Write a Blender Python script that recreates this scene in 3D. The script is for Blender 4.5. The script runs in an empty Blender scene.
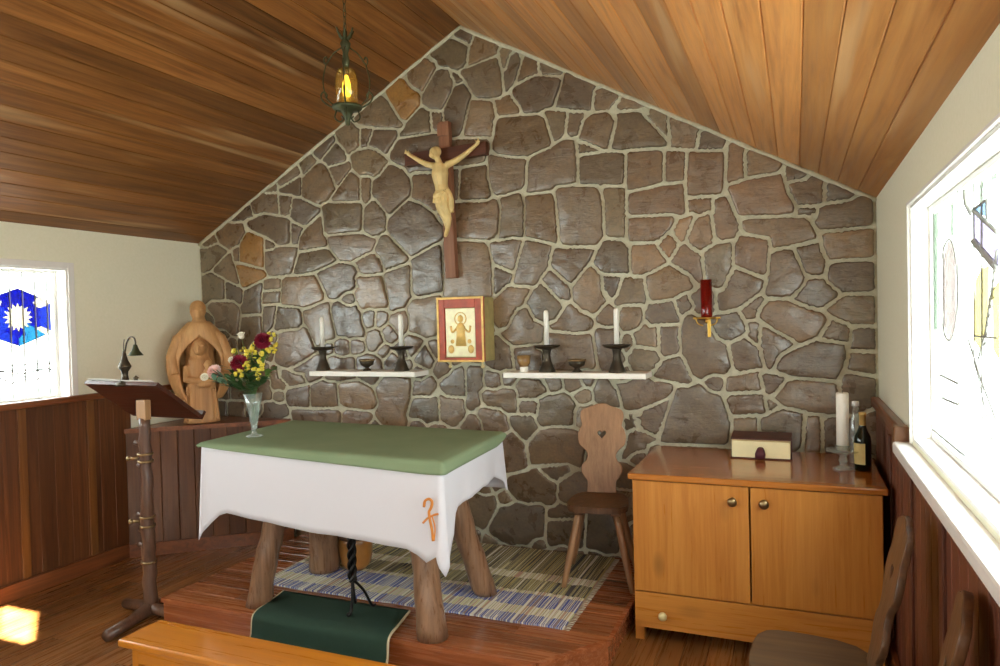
import bpy, bmesh, math, random
import numpy as np
from mathutils import Vector, Matrix
random.seed(7)
S = bpy.context.scene
COL = S.collection
PI = math.pi
sin, cos = math.sin, math.cos

# ------------------------------------------------------------------ camera
FOC, YAW, PIT, ROL = 706.87, .39712, -.020435, -.024936
CAMP = Vector((0, 0, 1.6))
def cam_axes():
    F = Vector((-sin(YAW)*cos(PIT), cos(YAW)*cos(PIT), sin(PIT)))
    r = Vector((cos(YAW), sin(YAW), 0)); u = r.cross(F)
    return cos(ROL)*r+sin(ROL)*u, -sin(ROL)*r+cos(ROL)*u, F
CR, CU, CF = cam_axes()
def at(px, py, ax, v):
    d = CR*((px-500)/FOC)-CU*((py-333)/FOC)+CF
    i = 'XYZ'.index(ax)
    return CAMP+d*((v-CAMP[i])/d[i])
cd = bpy.data.cameras.new('camera'); cam = bpy.data.objects.new('camera', cd); COL.objects.link(cam)
M = Matrix((CR, CU, -CF)).transposed().to_4x4(); M.translation = CAMP
cam.matrix_world = M
cd.sensor_width = 36; cd.lens = FOC*36/1000; cd.clip_start = .02
S.camera = cam

# ------------------------------------------------------------------ materials
def lin(c):
    return tuple((x/255/12.92 if x/255 <= .04045 else ((x/255+.055)/1.055)**2.4) for x in c)
def L4(c): return (*lin(c), 1)
MATS = {}
class N:
    """small node helper"""
    def __init__(s, name):
        s.m = bpy.data.materials.new(name); s.m.use_nodes = True
        s.t = s.m.node_tree; s.t.nodes.clear()
        s.out = s.add('ShaderNodeOutputMaterial')
    def add(s, t, **kw):
        n = s.t.nodes.new(t)
        for k, v in kw.items():
            if k in n.inputs: n.inputs[k].default_value = v
            else: setattr(n, k, v)
        return n
    def link(s, a, b): s.t.links.new(a, b)
    def ramp(s, fac, stops):
        r = s.add('ShaderNodeValToRGB'); e = r.color_ramp.elements
        while len(e) < len(stops): e.new(.5)
        for el, (p, c) in zip(e, stops): el.position = p; el.color = c if len(c) == 4 else (*c, 1)
        s.link(fac, r.inputs[0]); return r.outputs[0]
    def noise(s, vec, scale, detail=4, rough=.55, dist=0):
        n = s.add('ShaderNodeTexNoise', Scale=scale, Detail=detail, Roughness=rough, Distortion=dist)
        if vec is not None: s.link(vec, n.inputs['Vector'])
        return n.outputs['Fac']
    def mix(s, f, a, b, mode='MIX'):
        n = s.add('ShaderNodeMix', data_type='RGBA', blend_type=mode)
        for x, i in ((f, 0), (a, 6), (b, 7)):
            if hasattr(x, 'is_linked'): s.link(x, n.inputs[i])
            else: n.inputs[i].default_value = x
        return n.outputs[2]
    def bump(s, h, strength=.3, dist=.01):
        b = s.add('ShaderNodeBump', Strength=strength, Distance=dist); s.link(h, b.inputs['Height']); return b.outputs[0]
    def done(s, col=None, rough=.5, bump=None, **kw):
        b = s.add('ShaderNodeBsdfPrincipled')
        if col is not None:
            if hasattr(col, 'is_linked'): s.link(col, b.inputs['Base Color'])
            else: b.inputs['Base Color'].default_value = col
        if hasattr(rough, 'is_linked'): s.link(rough, b.inputs['Roughness'])
        else: b.inputs['Roughness'].default_value = rough
        if bump is not None: s.link(bump, b.inputs['Normal'])
        for k, v in kw.items(): b.inputs[k.replace('_', ' ')].default_value = v
        s.link(b.outputs[0], s.out.inputs[0]); return s.m
def coords(n, scale=(1, 1, 1), attr=None, amt=9.0):
    tc = n.add('ShaderNodeTexCoord'); v = tc.outputs['Object']
    if attr:
        a = n.add('ShaderNodeAttribute', attribute_name=attr)
        mu = n.add('ShaderNodeVectorMath', operation='MULTIPLY'); n.link(a.outputs['Vector'], mu.inputs[0]); mu.inputs[1].default_value = (amt,)*3
        ad = n.add('ShaderNodeVectorMath', operation='ADD'); n.link(v, ad.inputs[0]); n.link(mu.outputs[0], ad.inputs[1]); v = ad.outputs[0]
    mp = n.add('ShaderNodeMapping'); mp.inputs['Scale'].default_value = scale; n.link(v, mp.inputs[0])
    return mp.outputs[0]
def plain(name, c, rough=.5, var=.12, scale=20, **kw):
    n = N(name); v = coords(n)
    f = n.noise(v, scale)
    a = L4(c); lo = tuple(x*(1-var) for x in a[:3]); hi = tuple(min(1, x*(1+var)) for x in a[:3])
    return n.done(n.ramp(f, [(.3, lo), (.7, hi)]), rough, **kw)
def wood(name, dark, mid, light, axis='Z', sc=1.0, rough=.4, attr=False, tone=.5, streak=.0, streakc=(190, 150, 100), coat=0, knots=0):
    n = N(name)
    s = [22*sc]*3; s['XYZ'.index(axis)] = 1.1*sc
    v = coords(n, tuple(s), 'tone' if attr else None)
    f = n.noise(v, 1.0, 6, .6, 1.2)
    s2 = [70*sc]*3; s2['XYZ'.index(axis)] = 2.5*sc
    v2 = coords(n, tuple(s2), 'tone' if attr else None)
    f2 = n.noise(v2, 1.0, 4, .7, .5)
    c = n.ramp(f, [(.28, lin(dark)), (.5, lin(mid)), (.72, lin(light))])
    c = n.mix(.35, c, n.ramp(f2, [(.3, lin(dark)), (.7, lin(light))]))
    if attr:
        a = n.add('ShaderNodeAttribute', attribute_name='tone')
        sep = n.add('ShaderNodeSeparateColor'); n.link(a.outputs['Color'], sep.inputs[0])
        tr = n.ramp(sep.outputs[0], [(0, (1-tone,)*3), (1, (1+tone*.55,)*3)])
        c = n.mix(1.0, c, tr, 'MULTIPLY')
        if streak:
            s3 = [9*sc]*3; s3['XYZ'.index(axis)] = .5*sc
            f3 = n.noise(coords(n, tuple(s3), 'tone'), 1.0, 2, .5, .3)
            th = n.ramp(f3, [(.60, (0, 0, 0)), (.68, (streak,)*3)])
            c = n.mix(th, c, L4(streakc))
    if knots:
        sk = [7.0*sc]*3; sk['XYZ'.index(axis)] = 3.2*sc
        vo = n.add('ShaderNodeTexVoronoi', Scale=1.0); n.link(coords(n, tuple(sk), 'tone' if attr else None), vo.inputs['Vector'])
        kf = n.ramp(vo.outputs['Distance'], [(.08, (knots,)*3), (.2, (0, 0, 0))])
        c = n.mix(kf, c, L4(tuple(x*.45 for x in dark)))
    r = n.ramp(f2, [(.2, (max(.05, rough-.1),)*3), (.8, (rough+.12,)*3)])
    return n.done(c, r, n.bump(f2, .12, .004), Coat_Weight=coat, Coat_Roughness=.15)

def build_mats():
    m = MATS
    # stone wall
    n = N('stone'); v = coords(n)
    a = n.add('ShaderNodeAttribute', attribute_name='tone')
    f1 = n.noise(v, 9, 5, .6, .6); f2 = n.noise(v, 60, 4, .7)
    mp = coords(n, (6, 6, 26)); f3 = n.noise(mp, 1.6, 5, .6, 1.5)
    mot = n.ramp(f1, [(.25, (.62, .60, .60)), (.55, (1, 1, 1)), (.8, (1.32, 1.22, 1.05))])
    c = n.mix(1, a.outputs['Color'], mot, 'MULTIPLY')
    c = n.mix(1, c, n.ramp(f2, [(.25, (.72, .72, .72)), (.75, (1.25, 1.25, 1.25))]), 'MULTIPLY')
    c = n.mix(n.ramp(f3, [(.62, (0, 0, 0)), (.8, (.4,)*3)]), c, L4((150, 95, 62)))
    h = n.add('ShaderNodeMath', operation='MULTIPLY_ADD'); n.link(f2, h.inputs[0]); h.inputs[1].default_value = .4; n.link(f3, h.inputs[2])
    m['stone'] = n.done(c, n.ramp(f1, [(.3, (.24,)*3), (.7, (.36,)*3)]), n.bump(h.outputs[0], .3, .012), Specular_IOR_Level=.8, Coat_Weight=.5, Coat_Roughness=.2)
    n = N('mortar'); v = coords(n); f = n.noise(v, 35, 6, .7)
    m['mortar'] = n.done(n.ramp(f, [(.3, lin((184, 180, 156))), (.7, lin((214, 209, 185)))]), .85, n.bump(f, .5, .01))
    n = N('plaster'); v = coords(n); f = n.noise(v, 60, 5, .6)
    m['plaster'] = n.done(n.ramp(f, [(.3, lin((238, 237, 212))), (.7, lin((244, 242, 220)))]), .8, n.bump(f, .12, .003))
    m['white_paint'] = plain('white_paint', (240, 238, 234), .35, .03)
    m['white_shelf'] = plain('white_shelf', (252, 248, 238), .4, .02)
    m['ceil_l'] = wood('ceiling_cedar_dim', (80, 46, 20), (132, 82, 36), (168, 114, 60), 'Y', .8, .38, True, .42, .6, (196, 160, 114), .15)  # same cedar, darker: the dim slope's shade is put into the colour
    m['ceil_r'] = wood('ceiling_cedar_lit', (160, 98, 44), (212, 144, 76), (230, 168, 98), 'Y', .8, .36, True, .36, .35, (228, 190, 142), .2)  # same cedar, lighter: window light on this slope is put into the colour
    m['wains'] = wood('wainscot_wood', (64, 34, 15), (96, 55, 27), (122, 76, 40), 'Z', .9, .45, True, .3)
    m['wains_r'] = wood('wainscot_wood_red', (84, 42, 28), (116, 64, 44), (138, 82, 58), 'Z', .9, .42, True, .3)
    m['batten'] = wood('batten_wood', (96, 56, 22), (130, 82, 38), (150, 98, 50), 'Z', .9, .35, True, .2, coat=.2)
    m['floor'] = wood('floor_boards', (102, 60, 27), (146, 94, 48), (172, 116, 64), 'Y', .8, .28, True, .35, coat=.3)
    m['plat'] = wood('platform_boards', (108, 54, 26), (154, 88, 48), (182, 114, 66), 'X', .8, .26, True, .3, coat=.4)
    m['plat_edge'] = wood('platform_edge', (116, 56, 28), (166, 92, 52), (190, 116, 70), 'X', .8, .25, coat=.4)
    m['trim'] = wood('trim_wood', (84, 42, 20), (124, 68, 34), (150, 90, 50), 'Y', 1, .35, coat=.2)
    m['trimz'] = wood('trim_wood_upright', (84, 42, 20), (124, 68, 34), (150, 90, 50), 'Z', 1, .35, coat=.2)
    m['pine'] = wood('cabinet_pine', (170, 100, 32), (196, 126, 50), (212, 146, 68), 'Z', .7, .32, coat=.3, knots=.5)
    m['pineh'] = wood('cabinet_pine_across', (170, 100, 32), (196, 126, 50), (212, 146, 68), 'X', .7, .3, coat=.4, knots=.35)
    m['pinetop'] = wood('cabinet_top', (146, 82, 26), (176, 104, 38), (192, 122, 50), 'X', .7, .16, coat=.5)
    m['dark'] = plain('dark_gap', (26, 16, 10), .8)
    m['bench'] = wood('bench_pine', (172, 98, 8), (196, 118, 16), (208, 134, 32), 'X', .6, .3, coat=.3)
    m['log'] = wood('log_wood', (88, 62, 44), (134, 98, 72), (168, 128, 96), 'Z', .8, .3, coat=.4, knots=.4)
    m['table'] = wood('table_wood', (82, 54, 36), (110, 74, 48), (134, 96, 64), 'X', .8, .5)
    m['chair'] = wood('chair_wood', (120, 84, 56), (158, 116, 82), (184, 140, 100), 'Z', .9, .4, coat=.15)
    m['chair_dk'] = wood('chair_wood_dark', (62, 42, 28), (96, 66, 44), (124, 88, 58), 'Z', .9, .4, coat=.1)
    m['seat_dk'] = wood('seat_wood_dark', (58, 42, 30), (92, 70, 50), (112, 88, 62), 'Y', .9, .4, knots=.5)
    m['walnut'] = wood('walnut', (46, 20, 12), (70, 32, 20), (92, 46, 28), 'X', 1, .35, coat=.2)
    m['post'] = wood('post_wood', (60, 38, 28), (92, 62, 46), (124, 90, 68), 'Z', 1, .36, coat=.2, knots=.5)
    m['postlight'] = wood('post_wood_pale', (140, 100, 62), (172, 130, 88), (190, 150, 106), 'Z', 1, .45)
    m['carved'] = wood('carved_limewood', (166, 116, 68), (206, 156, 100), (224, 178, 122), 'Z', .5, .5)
    m['carved_dk'] = wood('carved_limewood_dark', (150, 102, 60), (192, 142, 90), (210, 162, 108), 'Z', .5, .55)  # darker tone of the same limewood, for the mother figure
    m['corpus'] = plain('corpus_wood', (228, 200, 138), .45, .1)
    m['crossdk'] = wood('cross_beam_wood', (58, 28, 16), (88, 44, 26), (104, 58, 36), 'X', 1, .5)
    m['crosslt'] = wood('cross_shaft_wood', (110, 70, 48), (140, 92, 66), (162, 114, 84), 'Z', 1, .5)
    m['gold'] = plain('gold', (214, 172, 84), .32, .12, Metallic=1.0)
    m['goldpaint'] = plain('gold_leaf', (255, 242, 200), .38, .1, 26, Metallic=.1)
    m['goldrelief'] = plain('gold_relief', (232, 192, 110), .4, .2, Metallic=.15)
    m['redlac'] = plain('red_lacquer', (176, 74, 48), .4, .35, 14)
    m['sidegr'] = plain('side_panel', (176, 160, 104), .5, .15)
    m['iron'] = plain('wrought_iron', (34, 31, 29), .45, .3, Metallic=.6)
    m['bronze'] = plain('dark_bronze', (74, 66, 54), .42, .25, Metallic=.75)
    m['verdi'] = plain('aged_bronze', (70, 74, 50), .5, .35, 30, Metallic=.55)
    m['candle'] = plain('candle_wax', (252, 249, 238), .45, .02)
    m['wick'] = plain('wick', (40, 34, 30), .9)
    m['felt'] = None
    n = N('felt'); v = coords(n); f = n.noise(v, 300, 3, .7); g = n.noise(v, 3, 3)
    m['felt'] = n.done(n.ramp(g, [(.3, lin((124, 142, 108))), (.7, lin((134, 150, 116)))]), .9, n.bump(f, .4, .002), Specular_IOR_Level=.2)
    n = N('linen'); v = coords(n, (1, 1, 1)); f = n.noise(v, 400, 2, .5)
    m['linen'] = n.done(L4((214, 211, 216)), .85, n.bump(f, .15, .001), Sheen_Weight=.2)
    m['orange'] = plain('orange_thread', (206, 128, 48), .7, .15)
    n = N('runner'); v = coords(n); f = n.noise(v, 500, 3, .7)
    m['runner'] = n.done(n.ramp(f, [(.3, lin((40, 58, 48))), (.7, lin((54, 76, 62)))]), .95, n.bump(f, .6, .003), Specular_IOR_Level=.2)
    m['binding'] = plain('binding_tape', (196, 180, 146), .8)
    # rag rug: stripes across the short side, woven with bands
    n = N('rag_rug'); tc = n.add('ShaderNodeTexCoord')
    def strip(scale):
        mp = n.add('ShaderNodeMapping'); mp.inputs['Scale'].default_value = scale; n.link(tc.outputs['Object'], mp.inputs[0]); return mp.outputs[0]
    f = n.noise(strip((34, .35, 0)), 1, 1, .5); h = n.noise(strip((160, 220, 0)), 1, 2, .6); wv = n.noise(strip((60, 12, 0)), 1, 2, .5)
    def cr(stops):
        o_ = n.ramp(f, stops); o_.node.color_ramp.interpolation = 'CONSTANT'; return o_
    A_, B_, C_, D_, E_ = lin((84, 92, 158)), lin((226, 220, 200)), lin((150, 128, 120)), lin((120, 124, 160)), lin((206, 200, 150))
    c1 = cr([(0, A_), (.36, B_), (.40, D_), (.45, A_), (.49, B_), (.53, A_), (.57, C_), (.61, B_), (.66, A_)])
    c2 = cr([(0, lin((70, 70, 70))), (.36, lin((190, 178, 120))), (.41, lin((104, 96, 84))), (.46, lin((206, 196, 150))), (.50, lin((92, 84, 70))), (.55, lin((176, 160, 104))), (.60, lin((76, 72, 72))), (.66, B_)])
    c3 = cr([(0, B_), (.38, E_), (.44, C_), (.48, B_), (.53, E_), (.57, lin((190, 150, 130))), (.62, B_)])
    sy = n.add('ShaderNodeSeparateXYZ'); n.link(tc.outputs['Object'], sy.inputs[0])
    ad = n.add('ShaderNodeMath', operation='MULTIPLY_ADD'); n.link(wv, ad.inputs[0]); ad.inputs[1].default_value = .05; n.link(sy.outputs[1], ad.inputs[2])
    b1 = n.ramp(ad.outputs[0], [(0, (1,)*3), (.11, (0,)*3), (.21, (1,)*3), (.36, (0,)*3)]); b1.node.color_ramp.interpolation = 'CONSTANT'
    b2 = n.ramp(ad.outputs[0], [(0, (0,)*3), (.40, (1,)*3), (.56, (0,)*3), (.66, (1,)*3)]); b2.node.color_ramp.interpolation = 'CONSTANT'
    c = n.mix(b2, n.mix(b1, c3, c1), c2)
    m['rug'] = n.done(c, .95, n.bump(h, .8, .004))
    m['fringe'] = plain('fringe', (206, 198, 176), .9)
    # glass
    def tint(name, c, gloss=.06):
        n = N(name); t = n.add('ShaderNodeBsdfTransparent'); t.inputs[0].default_value = (*c, 1)
        g = n.add('ShaderNodeBsdfGlossy', Roughness=.1); mx = n.add('ShaderNodeMixShader'); mx.inputs[0].default_value = gloss
        n.link(t.outputs[0], mx.inputs[1]); n.link(g.outputs[0], mx.inputs[2]); n.link(mx.outputs[0], n.out.inputs[0]); return n.m
    m['pane'] = tint('window_glass', (.92, .95, .92), .03)
    for k, c in dict(blue=(.001, .0016, .075), blue2=(.003, .008, .11), cyan=(.006, .06, .12), cream=(.21, .17, .11), palegreen=(.16, .20, .16), violet=(.13, .11, .16),
                     sky=(.08, .12, .18), yellow=(.22, .18, .07), pink=(.24, .20, .20)).items():
        m['g_'+k] = tint('glass_'+k, tuple(x**.5 for x in c))
    n = N('frosted_glass'); t = n.add('ShaderNodeBsdfTranslucent'); t.inputs[0].default_value = (.066, .067, .068, 1); n.link(t.outputs[0], n.out.inputs[0]); m['frosted'] = n.m
    m['lead'] = plain('lead_came', (160, 160, 156), .6)
    def thin(name, c, base=.04, edge=.5, milk=.05):
        n = N(name); t = n.add('ShaderNodeBsdfTransparent'); t.inputs[0].default_value = L4(c)
        g = n.add('ShaderNodeBsdfGlossy', Roughness=.04); lw = n.add('ShaderNodeLayerWeight', Blend=.25)
        r = n.add('ShaderNodeMapRange'); n.link(lw.outputs['Facing'], r.inputs[0]); r.inputs[3].default_value = base; r.inputs[4].default_value = edge
        df = n.add('ShaderNodeBsdfDiffuse'); df.inputs[0].default_value = L4(c); m0 = n.add('ShaderNodeMixShader'); m0.inputs[0].default_value = milk; n.link(t.outputs[0], m0.inputs[1]); n.link(df.outputs[0], m0.inputs[2])
        mx = n.add('ShaderNodeMixShader'); n.link(r.outputs[0], mx.inputs[0]); n.link(m0.outputs[0], mx.inputs[1]); n.link(g.outputs[0], mx.inputs[2]); n.link(mx.outputs[0], n.out.inputs[0]); return n.m
    m['clear'] = thin('clear_glass', (240, 246, 242), .06, .6, .16); m['amber'] = thin('amber_glass', (248, 232, 170), .05, .35, .06)
    m['votive'] = plain('votive_glass', (156, 120, 74), .2, .15)
    n = N('red_glass'); m['redglass'] = n.done(L4((196, 34, 26)), .08, Transmission_Weight=.75, IOR=1.4)
    n = N('bottle_glass'); m['bottle'] = n.done(L4((22, 30, 16)), .06, Transmission_Weight=.4, IOR=1.5)
    n = N('bulb'); e = n.add('ShaderNodeEmission', Strength=1.6); e.inputs[0].default_value = L4((255, 226, 120)); n.link(e.outputs[0], n.out.inputs[0]); m['bulb'] = n.m
    m['label'] = plain('paper_label', (204, 182, 118), .6)
    m['foil'] = plain('gold_foil', (206, 176, 108), .35, Metallic=.5)
    m['paper'] = plain('paper', (238, 224, 178), .8, .1, 6)
    m['whitepaper'] = plain('white_paper', (232, 230, 222), .8, .04)
    m['cover'] = plain('book_cover', (84, 38, 30), .45, .2)
    m['ribbon'] = plain('ribbon', (78, 22, 36), .6)
    m['brass'] = plain('knob_metal', (150, 128, 92), .3, .15, Metallic=.9)
    m['ivory'] = plain('knob_ivory', (226, 206, 150), .35)
    m['leaf'] = plain('leaf', (58, 90, 48), .5, .35, 30)
    m['leafl'] = plain('leaf_light', (104, 132, 62), .5, .3, 30)
    m['leafg'] = plain('leaf_grey', (100, 132, 106), .55, .25, 30)
    m['fl_red'] = plain('petal_maroon', (124, 20, 44), .55, .25, 40)
    m['fl_white'] = plain('petal_white', (240, 236, 220), .6, .05)
    m['fl_pink'] = plain('petal_pink', (240, 206, 198), .6, .12, 30)
    m['fl_yel'] = plain('petal_yellow', (222, 204, 74), .6, .15, 30)
    m['stem'] = plain('flower_stem', (84, 112, 62), .6)
    m['copper'] = plain('golden_wood', (170, 112, 52), .3, .3, 8, Coat_Weight=.4)
    m['rockdoor'] = plain('ground', (150, 150, 140), .9)
build_mats()
MT = MATS

# ------------------------------------------------------------------ mesh helpers
def B(): return bmesh.new()
def quad_strip(bm, r0, r1, closed=True):
    k = len(r0); fs = []
    for i in range(k if closed else k-1):
        j = (i+1) % k
        fs.append(bm.faces.new((r0[i], r0[j], r1[j], r1[i])))
    return fs
def box(bm, x0, y0, z0, x1, y1, z1, bev=0, mat=0):
    vs = [bm.verts.new((x, y, z)) for x in (x0, x1) for y in (y0, y1) for z in (z0, z1)]
    idx = [(0, 1, 3, 2), (4, 6, 7, 5), (0, 4, 5, 1), (2, 3, 7, 6), (0, 2, 6, 4), (1, 5, 7, 3)]
    fs = [bm.faces.new([vs[i] for i in f]) for f in idx]
    for f in fs: f.material_index = mat
    if bev:
        es = {e for f in fs for e in f.edges}
        r = bmesh.ops.bevel(bm, geom=list(es), offset=bev, segments=2, affect='EDGES', profile=.5)
        for f in r['faces']: f.material_index = mat
    return vs
def tube(bm, pts, rad, seg=8, cap=True, squash=1.0, mat=0):
    pts = [Vector(p) for p in pts]; n = len(pts)
    if not hasattr(rad, '__len__'): rad = [rad]*n
    prev = None; rings = []
    up = None
    for i, p in enumerate(pts):
        d = (pts[min(i+1, n-1)]-pts[max(i-1, 0)]).normalized()
        if up is None: up = Vector((0, 0, 1)) if abs(d.z) < .9 else Vector((1, 0, 0))
        s = d.cross(up)
        if s.length < 1e-6: s = d.orthogonal()
        s.normalize(); u = s.cross(d).normalized(); up = u
        rings.append([bm.verts.new(p+(s*cos(2*PI*k/seg)+u*sin(2*PI*k/seg)*squash)*rad[i]) for k in range(seg)])
    fs = []
    for a, b in zip(rings, rings[1:]): fs += quad_strip(bm, a, b)
    if cap: fs += [bm.faces.new(rings[0][::-1]), bm.faces.new(rings[-1])]
    for f in fs: f.material_index = mat; f.smooth = True
    return rings
def lathe(bm, prof, seg=24, c=(0, 0, 0), sx=1, sy=1, mat=0):
    """prof: list of (r, z); closed at ends when r==0"""
    rings = []
    for r, z in prof:
        if r < 1e-6: rings.append([bm.verts.new((c[0], c[1], c[2]+z))])
        else: rings.append([bm.verts.new((c[0]+sx*r*cos(2*PI*k/seg), c[1]+sy*r*sin(2*PI*k/seg), c[2]+z)) for k in range(seg)])
    for a, b in zip(rings, rings[1:]):
        if len(a) == 1 and len(b) == 1: continue
        for k in range(seg):
            j = (k+1) % seg
            if len(a) == 1: f = bm.faces.new((a[0], b[j], b[k]))
            elif len(b) == 1: f = bm.faces.new((a[k], a[j], b[0]))
            else: f = bm.faces.new((a[k], a[j], b[j], b[k]))
            f.smooth = True; f.material_index = mat
def ball(bm, c, r, sx=1, sy=1, sz=1, u=14, v=10, rot=None):
    g = bmesh.ops.create_uvsphere(bm, u_segments=u, v_segments=v, radius=r)
    for x in g['verts']:
        p = Vector((x.co.x*sx, x.co.y*sy, x.co.z*sz))
        if rot is not None: p = rot @ p
        x.co = p+Vector(c)
    for x in g['verts']:
        for f in x.link_faces: f.smooth = True
def prism(bm, poly, d, mat=0):
    """poly: 3D points, extruded by vector d"""
    d = Vector(d); a = [bm.verts.new(p) for p in poly]; b = [bm.verts.new(Vector(p)+d) for p in poly]
    fs = [bm.faces.new(a[::-1]), bm.faces.new(b)]+quad_strip(bm, a, b)
    for f in fs: f.material_index = mat
def put(name, bm, mats, parent=None, smooth=None, fix=True):
    if fix: bmesh.ops.recalc_face_normals(bm, faces=bm.faces)
    me = bpy.data.meshes.new(name); bm.to_mesh(me); bm.free()
    for m in (mats if isinstance(mats, (list, tuple)) else [mats]): me.materials.append(MT[m])
    if smooth is not None:
        for p in me.polygons: p.use_smooth = smooth
    o = bpy.data.objects.new(name, me); COL.objects.link(o)
    if parent is not None: o.parent = parent
    return o
def bake(o):
    """apply the modifiers of o"""
    dg = bpy.context.evaluated_depsgraph_get(); dg.update()
    me = bpy.data.meshes.new_from_object(o.evaluated_get(dg)); o.modifiers.clear(); o.data = me
    return o
def fuse(o, vox=.006, sm=3):
    m = o.modifiers.new('r', 'REMESH'); m.mode = 'VOXEL'; m.voxel_size = vox; m.use_smooth_shade = True
    s = o.modifiers.new('s', 'SMOOTH'); s.factor = .5; s.iterations = sm
    bake(o)
    for p in o.data.polygons: p.use_smooth = True
    return o
def tag(o, label, cat, group=None):
    o['label'] = label; o['category'] = cat
    if group: o['group'] = group
    return o
def thing(name, label, cat, loc=(0, 0, 0), rz=0, group=None):
    o = bpy.data.objects.new(name, None); COL.objects.link(o); o.location = loc; o.rotation_euler.z = rz
    o.empty_display_size = .1
    return tag(o, label, cat, group)
def struct(name, bm, mats, parent=None, **kw):
    o = put(name, bm, mats, parent, **kw)
    if parent is None: o['kind'] = 'structure'
    return o
def copy_tree(o, parent=None):
    c = o.copy(); COL.objects.link(c)
    if parent is not None: c.parent = parent
    for ch in list(o.children): copy_tree(ch, c)
    return c
def plate(name, outline, holes, thick, bev, mat, parent, mtx=None):
    """flat board with holes, outline in (u,v); lies in local XZ, thickness along Y"""
    cu = bpy.data.curves.new(name, 'CURVE'); cu.dimensions = '2D'; cu.fill_mode = 'BOTH'
    cu.extrude = max(.001, thick/2-bev); cu.bevel_depth = bev; cu.bevel_resolution = 1; cu.offset = -bev
    for pl in [outline]+holes:
        s = cu.splines.new('POLY'); s.points.add(len(pl)-1); s.use_cyclic_u = True
        for p, q in zip(s.points, pl): p.co = (q[0], q[1], 0, 1)
    t = bpy.data.objects.new(name, cu); COL.objects.link(t)
    dg = bpy.context.evaluated_depsgraph_get(); dg.update()
    me = bpy.data.meshes.new_from_object(t.evaluated_get(dg))
    bpy.data.objects.remove(t); bpy.data.curves.remove(cu)
    me.transform(Matrix.Rotation(PI/2, 4, 'X'))
    if mtx is not None: me.transform(mtx)
    me.materials.clear(); me.materials.append(MT[mat]); me.name = name
    o = bpy.data.objects.new(name, me); COL.objects.link(o)
    if parent is not None: o.parent = parent
    return o
def smoothpoly(pts, it=2, closed=True):
    for _ in range(it):
        q = []; n = len(pts)
        for i in range(n if closed else n-1):
            a, b = Vector(pts[i]), Vector(pts[(i+1) % n]); q += [a*.75+b*.25, a*.25+b*.75]
        if not closed: q = [Vector(pts[0])]+q+[Vector(pts[-1])]
        pts = q
    return pts
def spline(pts, k=6):
    """Catmull-Rom through 3D points"""
    P = [Vector(p) for p in pts]; P = [P[0]*2-P[1]]+P+[P[-1]*2-P[-2]]; out = []
    for i in range(1, len(P)-2):
        for j in range(k):
            t = j/k; a, b, c, d = P[i-1:i+3]
            out.append(.5*((2*b)+(c-a)*t+(2*a-5*b+4*c-d)*t*t+(3*b-a-3*c+d)*t**3))
    return out+[P[-2]]
def planks(name, O, U, V, W, length, total, pw, mat, seed=1, cut=None, groove=.003, thick=.018, jit=0, parent=None, clip=None):
    """boards running along U, laid side by side along V, faces turned to W"""
    rnd = random.Random(seed); bm = B(); lay = bm.loops.layers.float_color.new('tone')
    O, U, V, W = Vector(O), Vector(U), Vector(V), Vector(W)
    v = 0
    while v < total-1e-4:
        w = min(pw*(1+rnd.uniform(-jit, jit)), total-v)
        if total-v-w < .02: w = total-v
        segs = [0, length]
        if cut:
            u = rnd.uniform(.3, cut); segs = [0]
            while u < length-.3: segs.append(u); u += cut*rnd.uniform(.7, 1.3)
            segs.append(length)
        for a, b in zip(segs, segs[1:]):
            g = groove
            prof = [(v, -thick), (v, -g*1.5), (v+g, 0), (v+w-g, 0), (v+w, -g*1.5), (v+w, -thick)]
            e = .0008 if cut else 0
            r0 = [bm.verts.new(O+U*(a+e)+V*p+W*q) for p, q in prof]; r1 = [bm.verts.new(O+U*(b-e)+V*p+W*q) for p, q in prof]
            fs = quad_strip(bm, r0, r1)+[bm.faces.new(r0[::-1]), bm.faces.new(r1)]
            t = (rnd.random(), rnd.random(), rnd.random(), 1)
            for f in fs:
                for l in f.loops: l[lay] = t
        v += w
    if clip:
        for co, no in clip:
            bmesh.ops.bisect_plane(bm, geom=bm.verts[:]+bm.edges[:]+bm.faces[:], plane_co=co, plane_no=no, clear_outer=True)
    return put(name, bm, mat, parent)

# ------------------------------------------------------------------ room
XL, XR, YB, YF = -4.337, .401, 4.257, -3.3
AX, AZ, ZL, ZR = -2.009, 3.535, 2.25, 2.19
T = .14
PLZ = .13                                                        # platform height

# floor
fl = planks('floor', (XL-T, YF-T, 0), (0, 1, 0), (1, 0, 0), (0, 0, 1), YB-YF+2*T, XR-XL+2*T, .11, 'floor', 3, cut=2.4, thick=.05)
fl['kind'] = 'structure'
# platform with the chamfered right corner
pl = planks('altar_platform', (-3.2, 2.80, PLZ), (1, 0, 0), (0, 1, 0), (0, 0, 1), 2.39, 4.2-2.80, .115, 'plat', 5, cut=3.2, thick=.02,
            clip=[((-.81, 3.11, 0), Vector((.325, -.24, 0)).normalized())])
tag(pl, 'low brown plank step carrying the altar, right front corner cut off', 'platform')
bm = B()
out = [(-3.2, 2.80), (-1.045, 2.80), (-.81, 3.11), (-.81, 4.2)]
for (a, b), (c, d) in zip(out, out[1:]):
    p, q = Vector((a, b, 0)), Vector((c, d, 0)); t = (q-p).normalized(); nn = Vector((t.y, -t.x, 0))
    prism(bm, [p+Vector((0, 0, .002)), q+Vector((0, 0, .002)), q-nn*.02+Vector((0, 0, .002)), p-nn*.02+Vector((0, 0, .002))], (0, 0, PLZ-.024))
    prism(bm, [p+nn*.018+Vector((0, 0, PLZ-.022)), q+nn*.018+Vector((0, 0, PLZ-.022)), q-nn*.004+Vector((0, 0, PLZ-.022)), p-nn*.004+Vector((0, 0, PLZ-.022))], (0, 0, .0235))
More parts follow.
